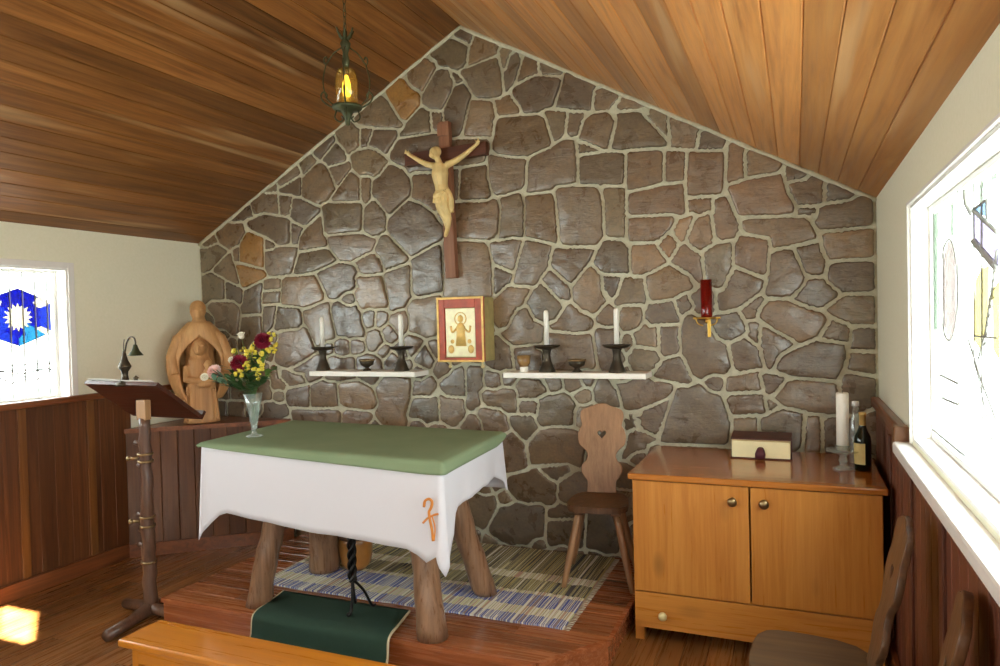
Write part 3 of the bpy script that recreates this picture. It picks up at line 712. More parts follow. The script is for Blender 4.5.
for a in (931, 936, 941, 946): ln((a, 214-(a-931)*.5), (a+1, 400), r=.0016)
for a in (961, 977, 985): ln((a, 190-(a-961)*.45), (a+1, 420), r=.0018)
ln(*[(952+9*cos(a), 290+51*sin(a)) for a in np.linspace(0, 2*PI, 25)], r=.002)
ln((943, 375), (962, 384), r=.003); ln((945, 398), (962, 405), r=.003); ln((936, 430), (968, 456), r=.003)
ln((972, 340), (985, 380), (1000, 420), r=.0025); ln((982, 360), (990, 330), (996, 290), (1001, 250), r=.0025); ln((976, 350), (996, 440), r=.002); ln((978, 336), (1000, 338), r=.002)
for k in range(9): ln((988+k*1.2, 345-k*9), (990+k*1.2, 342-k*9), r=.003)
put('lead_lines', bm, 'lead', w2)

# ------------------------------------------------------------------ altar
ZT = .985
FL, FR, BR, BL = Vector((-2.90, 2.80, 0)), Vector((-1.425, 2.70, 0)), Vector((-1.475, 3.52, 0)), Vector((-2.95, 3.62, 0))
alt = thing('altar_table', 'log-legged wooden altar under white and green cloths on the low step', 'table', (-2.2, 3.15, PLZ))
def loc(p): return Vector(p)-Vector((-2.2, 3.15, PLZ))
bm = B(); q = [loc(p*1.0+Vector((0, 0, ZT-.065)))+(Vector((-2.19, 3.16, 0))-p).normalized()*.012 for p in (FL, FR, BR, BL)]
prism(bm, q, (0, 0, .055)); put('tabletop', bm, 'table', alt)
def leg(bx, by, tx, ty, r0, r1, seed, up=0):
    rn = random.Random(seed); bm = B(); pts = []; rad = []
    for i in range(15):
        t = i/14; p = Vector((bx, by, PLZ)).lerp(Vector((tx, ty, ZT-.068)), t)
        if 0 < i < 14: p += Vector((rn.gauss(0, .003), rn.gauss(0, .003), 0))
        pts.append(loc(p)); rad.append((r0+(r1-r0)*t)*(1+rn.gauss(0, .02))*(1.06 if i < 2 else 1))
    rings = tube(bm, pts, rad, 18)
    for v in rings[0]: v.co.z = .001+up
    put('leg', bm, 'log', alt)
leg(-2.63, 2.895, -2.50, 3.0, .062, .055, 1)
leg(-1.575, 2.86, -1.70, 2.96, .066, .068, 2)
leg(-1.545, 3.40, -1.72, 3.25, .058, .066, 3, .0115)
leg(-2.60, 3.42, -2.50, 3.32, .085, .085, 4, .0115)

def perim(corners, rad, n=26):
    """closed rounded quad outline -> list of (point, outward normal, edge index, edge param, corner weight, corner index)"""
    out = []; k = len(corners); c = sum(corners, Vector())/k
    for i in range(k):
        a, b = corners[i], corners[(i+1) % k]; d = (b-a).normalized(); nrm = Vector((d.y, -d.x, 0)); Ln = (b-a).length
        pd = (a-corners[i-1]).normalized(); pn = Vector((pd.y, -pd.x, 0))
        for j in range(9):                                # corner arc at a
            t = j/8; nn = (pn*(1-t)+nrm*t).normalized(); cc = a-(pn+nrm)*rad
            out.append((cc+nn*rad*1.0, nn, i, 0 if t >= .5 else 1, 1-abs(t-.5)*.5, i))
        for j in range(1, n):
            t = j/n; p = a.lerp(b, t)
            dist = min(t, 1-t)*Ln
            out.append((a+d*(rad+(Ln-2*rad)*t), nrm, i, t, max(0, 1-dist/.15)*.75, i if t < .5 else (i+1) % k))
    return out
def drape(name, corners, z, hang, cornerhang, flare, mat, wav, parent=None, rad=.02, rows=12, thick=.002, seed=1, arc=.008):
    rn = random.Random(seed); pr = perim(corners, rad); bm = B()
    top = [bm.verts.new((p.x, p.y, z)) for p, *_ in [(q[0]-q[1]*arc,) for q in pr]]
    rings = [top]; ph = [rn.uniform(0, 6.28) for _ in range(6)]
    for r in range(0, rows+1):
        t = r/rows; ring = []
        for idx, (p, nn, e, u, cw, ci) in enumerate(pr):
            h = hang[e](u) if callable(hang[e]) else hang[e]
            h = h+(cornerhang[ci]-h)*max(0, cw)**1.2 if cw > 0 else h
            s = idx
            w = wav*(sin(s*.34+ph[0])+.6*sin(s*.81+ph[1])+.4*sin(s*1.7+ph[2]))*t*min(1, h/.2)
            off = flare*(t**.8)+w
            if cw > 0: off += .018*max(0, cw)*t*(1 if h > .2 else .3)
            ring.append(bm.verts.new((p.x+nn.x*off, p.y+nn.y*off, z-arc*.6-h*t)))
        rings.append(ring)
    for a, b in zip(rings, rings[1:]):
        for f in quad_strip(bm, a, b): f.smooth = True
    c = sum((q[0] for q in pr), Vector())/len(pr)
    inner = top
    for f_ in (.9, .7, .45, .2):
        nr = [bm.verts.new((c.x+(v.co.x-c.x)*f_, c.y+(v.co.y-c.y)*f_, z)) for v in top]
        for f in quad_strip(bm, inner, nr): f.smooth = True
        inner = nr
    ct = bm.verts.new((c.x, c.y, z))
    for i in range(len(inner)): bm.faces.new((inner[i], inner[(i+1) % len(inner)], ct)).smooth = True
    o = put(name, bm, mat, parent)
    m = o.modifiers.new('t', 'SOLIDIFY'); m.thickness = thick; m.offset = 1
    bake(o); return o
def lerpf(*kv):
    def f(u):
        for (a, x), (b, y) in zip(kv, kv[1:]):
            if u <= b: return x+(y-x)*(u-a)/(b-a)
        return kv[-1][1]
    return f
cor = [FL, FR, BR, BL]
cl = drape('altar_cloth', cor, ZT-.006, [lerpf((0, .33), (.5, .37), (.85, .385), (1, .40)), lerpf((0, .235), (.5, .21), (1, .19)), .3, .3], [.50, .48, .30, .42], .008, 'linen', .006, seed=3)
tag(cl, 'white linen cloth draped over the altar with orange embroidered sign', 'altar cloth')
# embroidered sign (shepherd's-crook P with a cross bar) near the right front corner
bm = B(); y0 = None
def onfront(px, py):
    d = (FR-FL).normalized(); nn = Vector((d.y, -d.x, 0)); o = FR+nn*.034; r = at(px, py, 'Z', 0)-CAMP
    t = (o-CAMP).dot(nn)/r.dot(nn); return CAMP+r*t
for pts, r in ((((424, 507), (425, 501), (429, 499), (432, 502), (431, 508), (429, 512), (430, 520), (432, 530), (433, 541)), .006), (((423, 523), (428, 518), (434, 515), (438, 514)), .005), (((432, 516), (435, 528), (434, 541)), .003)):
    tube(bm, spline([onfront(*q) for q in pts], 4), r, 6)
put('embroidery', bm, 'orange', cl)
gc = []
for p in cor: gc.append(p+(p-Vector((-2.19, 3.16, 0))).normalized()*.012)
gr = drape('altar_cover', gc, ZT, [lerpf((0, .012), (.4, .03), (1, .05)), .045, .03, .03], [.006, .045, .006, .02], .006, 'felt', .0018, seed=5, rows=4, thick=.004, arc=.012, rad=.012)
tag(gr, 'green felt cover lying on top of the white altar cloth', 'table cover')

# ------------------------------------------------------------------ flowers in a glass vase
VX, VY, VZ = -2.742, 3.03, ZT+.0055
v = thing('flower_vase', 'clear trumpet-shaped glass vase on left end of the green altar cover', 'vase', (VX, VY, VZ))
bm = B(); lathe(bm, [(0, 0), (.046, 0), (.046, .004), (.016, .012), (.013, .03), (.02, .07), (.034, .16), (.052, .235), (.049, .235), (.031, .16), (.016, .075), (0, .06)], 28); put('glass_body', bm, 'clear', v)
bm = B(); lathe(bm, [(0, .062), (.0155, .077), (.026, .135), (0, .135)], 24); put('water', bm, 'clear', v)
GRP = 'flowers in the glass vase'
def bez(a, b, bend): 
    a, b = Vector(a), Vector(b); m = (a+b)/2+Vector(bend); return [a*(1-t)**2+m*2*t*(1-t)+b*t*t for t in [i/8 for i in range(9)]]
def stemmed(name, label, cat, tip, base=None, group=GRP, r=.0022):
    base = Vector(base or (VX+random.uniform(-.008, .008), VY+random.uniform(-.008, .008), VZ+.085)); tip = Vector(tip)
    t = thing(name, label, cat, base, 0, group)
    neck = Vector((VX+(tip.x-VX)*.12, VY+(tip.y-VY)*.12, VZ+.23))
    bm = B(); pts = spline([Vector((0, 0, 0)), neck-base, (neck+tip)/2-base+Vector((0, 0, .015)), tip-base], 4)
    tube(bm, pts, r, 6); put('stem', bm, 'stem', t); return t, tip-base
def petal(bm, c, d, up, ln, wd, cup):
    d, up = Vector(d).normalized(), Vector(up).normalized(); s = d.cross(up).normalized(); up = s.cross(d)
    rows = []
    for i, (t, w) in enumerate(((0, .25), (.3, .8), (.65, 1), (.9, .6), (1, .12))):
        p = Vector(c)+d*ln*t+up*cup*(t**2); rows.append([bm.verts.new(p-s*wd*w*.5+up*cup*.25*w), bm.verts.new(p), bm.verts.new(p+s*wd*w*.5+up*cup*.25*w)])
    for a, b in zip(rows, rows[1:]):
        for k in (0, 1): bm.faces.new((a[k], a[k+1], b[k+1], b[k])).smooth = True
def bloom(parent, c, axis, r, mat, layers=4):
    bm = B(); ax = Vector(axis).normalized(); s = ax.orthogonal().normalized(); u = ax.cross(s)
    ball(bm, Vector(c)+ax*r*.25, r*.42)
    for l in range(layers):
        n = 8+l*2
        for k in range(n):
            a = 2*PI*(k+.5*l)/n; rad = s*cos(a)+u*sin(a); el = 1.25-l*.36
            petal(bm, Vector(c)+ax*r*.05*(layers-l), rad*cos(el)+ax*sin(el), ax, r*(.75+.08*l), r*.55, r*.3)
    return put('petals', bm, mat, parent)
def leafy(parent, c, d, ln, n, mat, w=.35, seed=0):
    rn = random.Random(seed); bm = B(); c, d = Vector(c), Vector(d).normalized()
    for k in range(n):
        t = k/max(1, n-1); p = c+d*ln*(t-.6)
        ax = (d+Vector((rn.uniform(-1, 1), rn.uniform(-1, 1), rn.uniform(-.5, .6)))).normalized()
        petal(bm, p, ax, (0, 0, 1), ln*rn.uniform(.4, .62), ln*w*rn.uniform(.5, .8), ln*rn.uniform(-.12, .1))
    return put('leaves', bm, mat, parent)
def fp(px, py, Y): return at(px, py, 'Y', Y)
toward = Vector((.45, -.85, .3))
for (px, py, Y, lb) in ((263, 341, 2.97, 'dark maroon flower at the top right of the bouquet'), (239, 363, 2.95, 'dark maroon flower low left in the bouquet beside white bloom')):
    t, c = stemmed('maroon_flower', lb, 'flower', fp(px, py, Y)); bloom(t, c, toward, .043, 'fl_red', 5)
for (px, py, Y, lb, r) in ((242, 338, 2.98, 'white upright bud at the top left of the bouquet', .036), (233, 361, 2.94, 'small white flower beside the lower maroon flower', .032), (206, 378, 2.93, 'white flower hanging at far left end of the bouquet', .036)):
    t, c = stemmed('white_flower', lb, 'flower', fp(px, py, Y)); bloom(t, c, (0, -.3, 1) if r == .036 and px > 230 else toward, r, 'fl_white', 3)
t, c = stemmed('pink_flower', 'pale pink carnation on the left side of the bouquet', 'flower', fp(215, 372, 2.95)); bloom(t, c, (.1, -.9, .4), .038, 'fl_pink', 5)
ys = [(271, 336, 2.98), (250, 352, 2.92), (258, 356, 2.98), (246, 366, 2.94), (262, 366, 2.92), (240, 375, 2.94), (253, 345, 2.97), (268, 350, 2.96), (272, 347, 3.0), (257, 372, 2.92), (236, 350, 2.98), (248, 357, 3.0)]
for k, (px, py, Y) in enumerate(ys):
    t, c = stemmed('yellow_spray', 'small yellow-green spray of blossom in the glass vase bouquet', 'flower', fp(px, py, Y), r=.0014, group='yellow sprays in the vase')
    bm = B(); rn = random.Random(k)
    for j in range(7): 
        q = c+Vector((rn.gauss(0, .014), rn.gauss(0, .012), rn.gauss(0, .016))); ball(bm, q, rn.uniform(.008, .0135), 1, 1, .8, 8, 6)
    put('blossom', bm, 'fl_yel', t); leafy(t, c-Vector((0, 0, .015)), (0, 0, 1), .035, 5, 'leafl', .4, k)
for k, (px, py, Y, ln, mt) in enumerate(((228, 380, 2.94, .085, 'leafg'), (238, 385, 2.95, .08, 'leaf'), (250, 380, 2.92, .085, 'leaf'), (262, 382, 2.94, .085, 'leaf'), (270, 372, 2.98, .07, 'leafl'), (246, 372, 2.97, .08, 'leaf'), (256, 364, 2.99, .08, 'leaf'), (240, 390, 2.98, .075, 'leaf'), (264, 358, 3.0, .07, 'leafl'), (252, 388, 2.95, .07, 'leaf'), (233, 373, 2.98, .07, 'leaf'), (219, 382, 2.93, .06, 'leafg'))):
    t, c = stemmed('foliage_sprig', 'green leafy sprig filling the bouquet in the glass vase', 'foliage', fp(px, py, Y), r=.0018, group='leafy sprigs in the vase')
    d = fp(px, py, Y)-Vector((VX, VY, VZ+.22)); leafy(t, c, d, ln*1.35, 12, mt, .5, 40+k)

# ------------------------------------------------------------------ corner counter (back left)
A0, A1 = Vector((XL+.03, 3.50, 0)), Vector((-3.45, 4.19, 0))
dv = (A1-A0).normalized(); nv = Vector((dv.y, -dv.x, 0)); CW = .90
cc = thing('corner_counter', 'built-in diagonal board-fronted counter in the corner below the carved statue', 'counter', A0)
o = planks('front_boards', (0, 0, .09), (0, 0, 1), dv, nv, CW-.03-.09, (A1-A0).length, .11, 'wains', 41, groove=.004, thick=.02, parent=cc)
bm = B(); e = nv*.03
p3 = [A0-A0+e-dv*.0, A1-A0+e, Vector((A1.x, 4.19, 0))-A0, Vector((XL+.03, 4.19, 0))-A0]
prism(bm, [p+Vector((0, 0, CW-.03)) for p in p3], (0, 0, .03)); put('top', bm, 'trim', cc)
bm = B(); prism(bm, [nv*-.01, (A1-A0)-nv*.01, (A1-A0)+nv*.012, nv*.012], (0, 0, .09)); put('plinth', bm, 'trim', cc)

# ------------------------------------------------------------------ carved statue
SB = Vector((-4.04, 3.93, CW))
st = thing('carved_statue', 'pale carved wooden statue of a cloaked figure sheltering mother and child on corner counter', 'statue', SB, math.radians(-0))
fx = Vector((.72, -.69, 0)); sx_ = Vector((.69, .72, 0))      # facing / to the figure's left in the picture plane (right)
def sp(u, f, z): return sx_*u+fx*f+Vector((0, 0, z))
def loftsec(bm, secs, seg=24):
    rings = []
    for (u, f, z, ru, rf) in secs: rings.append([bm.verts.new(sp(u+ru*cos(2*PI*k/seg), f+rf*sin(2*PI*k/seg), z)) for k in range(seg)])
    for a, b in zip(rings, rings[1:]): quad_strip(bm, a, b)
    bm.faces.new(rings[0][::-1]); bm.faces.new(rings[-1])
def head(bm, u, f, z, r, tilt=0):
    ball(bm, sp(u, f, z), r, .86, .95, 1.18)
    ball(bm, sp(u+tilt*.2, f+r*.95, z-r*.1), r*.24, .8, .9, 1.7)         # nose
    ball(bm, sp(u+tilt*.2, f+r*.62, z-r*.62), r*.42, 1, 1, .8)         # chin
    for s in (-1, 1):
        ball(bm, sp(u+s*r*.40, f+r*.78, z+r*.28), r*.22, 1.3, .7, .45)
        ball(bm, sp(u+s*r*.82, f, z), r*.24, .6, .8, 1.3)
    ball(bm, sp(u, f+r*.82, z-r*.42), r*.16, 1.5, .7, .6)              # mouth
# large figure
bm = B()
loftsec(bm, [(0, -.03, .012, .12, .10), (0, -.03, .3, .11, .09), (0, -.03, .5, .10, .08), (0, -.03, .62, .13, .085), (0, -.03, .70, .10, .07), (0, -.02, .735, .05, .05), (0, -.015, .77, .04, .04)])
head(bm, -.005, .0, .805, .058); ball(bm, sp(-.005, -.02, .83), .06, .98, .95, 1.0)
fuse(put('standing_figure', bm, 'carved', st), .007, 3)
# cloak: hollow shell that opens to the front
bm = B(); rows = []
cloak = [(.16, .135, .09), (.22, .175, .11), (.3, .205, .125), (.38, .22, .13), (.46, .222, .13), (.53, .21, .125), (.59, .18, .115), (.645, .145, .105), (.695, .10, .10), (.735, .06, .08)]
for z, w, dp in cloak:
    a0 = -.28 if z < .6 else .1+(.0 if z < .66 else .6)
    open_ = .75 if z < .5 else (.6 if z < .56 else .3 if z < .62 else -.25 if z < .68 else -.5)
    ring = []
    for k in range(25):
        a = PI*(.5)+(PI-open_*.9)*(k/12-1)     # sweep round the back
        ang = a+PI
        ring.append(bm.verts.new(sp(w*cos(ang)*1.0, -.02+dp*sin(ang)*1.1, z)))
    rows.append(ring)
for a, b in zip(rows, rows[1:]): quad_strip(bm, a, b, False)
o = put('cloak', bm, 'carved', st); m = o.modifiers.new('s', 'SOLIDIFY'); m.thickness = .022; m.offset = 0; m2 = o.modifiers.new('u', 'SUBSURF'); m2.levels = m2.render_levels = 1; bake(o)
for p in o.data.polygons: p.use_smooth = True
# shoulders and arms of the large figure spreading the cloak
bm = B()
for s in (-1, 1): tube(bm, [sp(s*.06, .01, .66), sp(s*.14, .03, .60), sp(s*.19, .06, .48), sp(s*.17, .1, .36)], [.05, .048, .04, .028], 12)
fuse(put('arms', bm, 'carved', st), .007, 3)
_sp = sp
def sp(u, f, z): return _sp(u*1.1, f, z*1.14)
# mother with child in front
bm = B()
loftsec(bm, [(.0, .07, .003, .115, .085), (.0, .075, .12, .10, .075), (.0, .08, .25, .085, .068), (0, .085, .34, .088, .07), (0, .085, .40, .075, .06), (0, .08, .435, .04, .04)])
head(bm, 0, .122, .478, .049, -.05)
loftsec(bm, [(0, .075, .40, .065, .05), (0, .07, .46, .058, .05), (0, .07, .515, .045, .045), (0, .075, .54, .02, .02)])
tube(bm, [sp(-.08, .1, .36), sp(-.085, .14, .28), sp(-.02, .175, .27), sp(.05, .17, .29)], [.03, .028, .024, .02], 10)
tube(bm, [sp(.08, .1, .36), sp(.09, .14, .29), sp(.05, .175, .25), sp(-.02, .18, .24)], [.03, .028, .024, .02], 10)
for k in range(7): tube(bm, [sp(-.085+.028*k, .13-.3*(-.085+.028*k)**2, .24), sp(-.1+.033*k, .135-.3*(-.1+.033*k)**2, .02)], [.006, .013], 6)
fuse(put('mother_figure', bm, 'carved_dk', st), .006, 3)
bm = B(); head(bm, .045, .165, .37, .03)
loftsec(bm, [(.05, .15, .22, .03, .028), (.05, .16, .29, .042, .036), (.047, .16, .335, .03, .028), (.045, .163, .35, .016, .016)])
tube(bm, [sp(.015, .17, .32), sp(-.005, .19, .3), sp(.01, .2, .285)], [.013, .011, .009], 8)
fuse(put('child_figure', bm, 'carved', st), .005, 2)
sp = _sp

# ------------------------------------------------------------------ lectern
LX, LY = -3.335, 2.83
le = thing('lectern', 'tall log-post lectern with dark tilted reading board by the left wall', 'lectern', (LX, LY, 0))
bm = B(); rn = random.Random(8); pts = []; rad = []
for i in range(24):
    t = i/23; pts.append((rn.gauss(0, .003), rn.gauss(0, .003), .05+t*1.05)); rad.append((.038-.008*t)*(1+rn.gauss(0, .03)))
tube(bm, pts, rad, 14)
for z, a in ((.55, 3.6), (.46, 3.3), (.38, 3.5), (.82, 3.2), (.95, 3.8)): tube(bm, [(0, 0, z), (.055*cos(a), .055*sin(a), z+.02)], [.02, .012], 8)
put('post', bm, 'post', le)
bm = B(); box(bm, -.035, -.02, 1.09, .035, .02, 1.2, .004); put('bracket', bm, 'postlight', le)
for z in (.86, .90, .55, .50, .30):
    bm = B(); lathe(bm, [(.034, z-.006), (.042, z-.006), (.042, z+.006), (.034, z+.006)], 18); put('band', bm, 'brass', le)
for z in (.88, .53):
    bm = B(); tube(bm, [(-.03, -.02, z), (-.065, -.045, z)], .009, 8); ball(bm, (-.07, -.048, z), .014); put('screw', bm, 'brass', le)
bm = B()
tube(bm, [(0, .3, .035), (0, .12, .03), (0, 0, .045), (0.03, -.16, .03), (.075, -.33, .035)], [.028, .03, .04, .03, .03], 10)
tube(bm, [(-.22, .02, .03), (0, 0, .045), (.18, .0, .03)], [.026, .036, .026], 10)
put('foot', bm, 'post', le)
# board: near edge high, far edge low
bA, bB, bC, bD = [Vector(p)-Vector((LX, LY, 0)) for p in ((-3.76, 2.80, 1.287), (-3.20, 2.80, 1.282), (-3.20, 3.10, 1.066), (-3.76, 3.10, 1.07))]
nb = (bB-bA).cross(bC-bB).normalized()
bm = B(); prism(bm, [bA, bB, bC, bD], nb*.022); 
prism(bm, [bD, bC, bC+nb*.05, bD+nb*.05], (0, .015, -.01)); put('reading_board', bm, 'walnut', le)
# sheet lying at the top of the board
bm = B(); d1 = (bD-bA).normalized(); s1 = (bB-bA).normalized(); o1 = bA+nb*.023+s1*.02-d1*.012
rows = []
for i in range(7):
    t = i/6; rows.append([bm.verts.new(o1+s1*(.50*k/8)+d1*(.27*t)+nb*(.003*sin(k*.9)+.004*(1-t))+Vector((LX, LY, 0))) for k in range(9)])
for a, b in zip(rows, rows[1:]): quad_strip(bm, a, b, False)
o = put('paper_sheet', bm, 'whitepaper'); m = o.modifiers.new('s', 'SOLIDIFY'); m.thickness = .0015; bake(o)
tag(o, 'white sheets of paper lying on the tilted lectern board', 'paper')
# small dark lamp with bell shade on the lectern
lm = thing('reading_lamp', 'small dark bronze gooseneck lamp with bell shade on the lectern', 'lamp', (-3.475, 2.835, 1.285))
bm = B(); lathe(bm, [(0, -.01), (.05, -.01), (.05, .008), (.022, .02), (.016, .05), (.018, .07), (.034, .095), (.034, .102), (.02, .13), (.012, .16), (.007, .185), (0, .187)], 20); put('base', bm, 'bronze', lm)
bm = B(); tube(bm, spline([(0, 0, .15), (.012, 0, .2), (.024, 0, .235), (.05, 0, .262), (.08, 0, .258), (.09, 0, .235), (.088, 0, .215)], 5), .0045, 8)
tube(bm, spline([(.0, 0, .17), (-.004, 0, .21), (.004, 0, .25)], 4), .003, 6); put('neck', bm, 'bronze', lm)
bm = B(); lathe(bm, [(0, .222), (.01, .22), (.014, .205), (.022, .185), (.038, .165), (.04, .16), (.036, .162), (.02, .184), (.0, .2)], 20, (.088, 0, 0)); put('shade', bm, 'verdi', lm)
bm = B(); lathe(bm, [(0, -.008), (.03, -.008), (.03, .0), (.012, .01), (.01, .03), (.016, .036), (0, .05)], 14, (.085, 0, 0)); put('snuffer', bm, 'bronze', lm)

# ------------------------------------------------------------------ shelves, candlesticks, cups
YS = 4.04
def shelf(pa, pb, lb):
    a, b = at(*pa, 'Y', YS), at(*pb, 'Y', YS); ztop = 1.265; th = .034
    s = thing('wall_shelf', lb, 'shelf', (a.x, YS, ztop-th))
    bm = B(); box(bm, 0, 0, 0, b.x-a.x, YB-.028-YS, th, .004); put('board', bm, 'white_shelf', s)
    return ztop
zt = shelf((309, 372), (415, 375), 'white wall shelf left of the red and gold tabernacle'); shelf((503, 376), (646, 378), 'white wall shelf right of the red and gold tabernacle')
YC = 4.115
def mk_stick():
    t = thing('candlestick', '', 'candlestick')
    bm = B(); lathe(bm, [(0, .0), (.052, .0), (.052, .006), (.04, .03), (.026, .07), (.021, .1), (.026, .128), (.03, .138), (0, .138)], 24); put('stem', bm, 'bronze', t)
    bm = B(); lathe(bm, [(.0, .139), (.03, .139), (.066, .146), (.082, .158), (.083, .163), (.066, .153), (.03, .147), (.0, .147)], 28); put('drip_dish', bm, 'bronze', t)
    bm = B(); lathe(bm, [(.0, .148), (.02, .148), (.02, .166), (.0155, .166), (.0155, .152), (0, .152)], 18); put('socket', bm, 'bronze', t)
    return t
def mk_candle():
    t = thing('candle', '', 'candle')
    bm = B(); lathe(bm, [(0, 0), (.0152, 0), (.0150, .21), (.012, .222), (.004, .226), (0, .224)], 20); put('wax', bm, 'candle', t)
    bm = B(); tube(bm, [(0, 0, .222), (.001, 0, .238)], .0012, 5); put('wick', bm, 'wick', t)
    return t
cs0 = mk_stick(); ca0 = mk_candle()
where = ['outermost on the left white shelf', 'on the left white shelf nearest the tabernacle', 'on the right white shelf nearest the tabernacle', 'outermost on the right white shelf']
for i, px in enumerate((323, 401.5, 547, 617)):
    p = at(px, 360, 'Y', YC); s = cs0 if i == 0 else copy_tree(cs0); c = ca0 if i == 0 else copy_tree(ca0)
    s.location = (p.x, YC, zt+.0008); tag(s, 'dark metal candlestick with round drip dish '+where[i], 'candlestick', 'candlesticks on the white shelves')
    c.location = (p.x, YC, zt+.154); tag(c, 'slim white candle standing in candlestick '+where[i], 'candle', 'candles on the white shelves')
for px, lb, mt, sc in ((367, 'small dark cup between the two candlesticks on left shelf', 'bronze', 1.0), (577, 'small dark bowl between the two candlesticks on right shelf', 'bronze', 1.05)):
    p = at(px, 368, 'Y', YC); t = thing('cup', lb, 'cup', (p.x, YC, zt+.0005))
    bm = B(); lathe(bm, [(0, 0), (.03*sc, 0), (.026*sc, .008), (.014*sc, .018), (.018*sc, .026), (.044*sc, .04), (.05*sc, .075), (.047*sc, .075), (.04*sc, .043), (0, .03)], 24); put('bowl', bm, mt, t)
    bm = B(); lathe(bm, [(.05*sc, .066), (.0535*sc, .066), (.0535*sc, .078), (.047*sc, .078), (.047*sc, .075)], 24); put('rim', bm, 'brass', t)
p = at(524, 368, 'Y', YC); t = thing('votive_light', 'small amber votive glass with cream foot at the inner end of right shelf', 'votive light', (p.x, YC, zt+.0005))
bm = B(); lathe(bm, [(0, 0), (.026, 0), (.026, .028), (.02, .031), (0, .031)], 20); put('foot', bm, 'candle', t)
bm = B(); lathe(bm, [(0, .032), (.024, .032), (.04, .055), (.043, .1), (.04, .1), (.036, .058), (0, .04)], 22); put('glass', bm, 'votive', t)

# ------------------------------------------------------------------ tabernacle
tb = thing('tabernacle', 'red framed wall tabernacle with golden relief door below the crucifix', 'tabernacle', (-1.978, 4.08, 1.33))
bm = B(); box(bm, -.162, 0, 0, .162, YB-.02-4.08, .41, .006); put('body', bm, 'sidegr', tb)
bm = B()
for a in ((-.165, 0, -.112, .413), (.105, 0, .165, .413), (-.112, .345, .105, .413), (-.112, 0, .105, .026)): box(bm, a[0], -.018, a[1], a[2], .002, a[3], .003)
put('frame', bm, 'redlac', tb)
bm = B()
for a in ((-.165, -.002, -.150, .415), (.150, -.002, .165, .415), (-.15, .40, .15, .415), (-.15, -.002, .15, .012)): box(bm, a[0], -.024, a[1], a[2], -.0185, a[3], .002)
put('gilt_edge', bm, 'goldrelief', tb)
bm = B(); box(bm, -.108, -.012, .03, .102, -.001, .342, .004); dr = put('door', bm, 'goldpaint', tb)
bm = B()
lathe(bm, [(0, .0), (.04, 0), (.03, .08), (.034, .12), (.012, .15), (0, .152)], 14, (0, -.012, .10), 1, .25); ball(bm, (0, -.014, .275), .02, 1, .4, 1.15)
tube(bm, [(.04*cos(a), -.0135, .275+.04*sin(a)) for a in np.linspace(0, 2*PI, 21)], .003, 6)
for s in (-1, 1): tube(bm, spline([(s*.03, -.013, .21), (s*.06, -.013, .19), (s*.07, -.013, .23)], 4), .007, 6); ball(bm, (s*.07, -.012, .08), .022, 1, .3, 1.2); ball(bm, (s*.06, -.012, .13), .014, 1, .3, 1)
put('relief', bm, 'goldrelief', dr)
for s in (-.11, .12):
    bm = B(); tube(bm, [(s, .05, -.03), (s, .05, -.002)], .008, 8); ball(bm, (s, .05, -.034), .013); put('support_pin', bm, 'ivory', tb)

# ------------------------------------------------------------------ crucifix
cx = thing('crucifix', 'large wooden crucifix with pale carved figure hanging on the stone wall', 'crucifix', (-2.118, 4.21, 2.69))
bm = B(); box(bm, -.038, -.03, -.815, .038, .02, .215, .003); put('upright', bm, 'crosslt', cx)
bm = B(); box(bm, -.30, -.034, -.04, .30, .018, .042, .003); put('crossbeam', bm, 'crossdk', cx)
bm = B(); box(bm, -.042, -.038, .12, .042, -.0305, .2, .002); put('lit_shaft_top', bm, 'crosslt', cx)  # added plate stands in for the lit top of the shaft
bm = B(); Yc = -.075
def ch(pts, rad, seg=10): tube(bm, spline([(p[0], p[1], p[2]) for p in pts], 4), list(np.interp(np.linspace(0, 1, (len(pts)-1)*4+1), np.linspace(0, 1, len(rad)), rad)), seg)
ch([(-.01, Yc, -.08), (-.012, Yc-.01, -.14), (-.01, Yc-.005, -.21), (-.002, Yc, -.26)], [.05, .056, .043, .047])   # torso
ch([(-.012, Yc, -.08), (-.03, Yc-.012, -.02)], [.022, .02])                                     # neck
ball(bm, (-.04, Yc-.025, -.002), .033, .9, 1, 1.2); ball(bm, (-.045, Yc-.05, -.02), .018); ball(bm, (-.046, Yc-.06, -.006), .006, 1, 1, 1.6); ball(bm, (-.035, Yc-.005, .01), .036)
for s in (-1, 1):
    ex = s*.255
    ch([(s*.035, Yc, -.085), (s*.11, Yc+.005, -.06), (s*.18, Yc+.015, -.02), (ex, Yc+.022, .03)], [.024, .02, .016, .011])
    ball(bm, (ex, Yc+.02, .034), .015, 1, .6, 1.1)
    for k in range(4): tube(bm, [(ex, Yc+.015, .036), (ex+s*(.012+.004*k)+.0, Yc+.0, .062-.01*k)], [.005, .0035], 6)
    tube(bm, [(ex, Yc+.012, .03), (ex-s*.014, Yc, .05)], [.005, .0035], 6)
ch([(-.018, Yc, -.27), (-.012, Yc-.03, -.35), (.01, Yc-.01, -.43), (.018, Yc+.002, -.5)], [.035, .03, .023, .014])
ch([(.026, Yc, -.27), (.024, Yc-.035, -.355), (.03, Yc-.006, -.43), (.022, Yc-.01, -.51)], [.035, .03, .023, .014])
ch([(.018, Yc, -.50), (.018, Yc-.025, -.535), (.018, Yc-.035, -.55)], [.015, .013, .009]); ch([(.022, Yc-.015, -.51), (.022, Yc-.035, -.54), (.024, Yc-.048, -.552)], [.015, .013, .009])
fuse(put('corpus', bm, 'corpus', cx), .0045, 2)
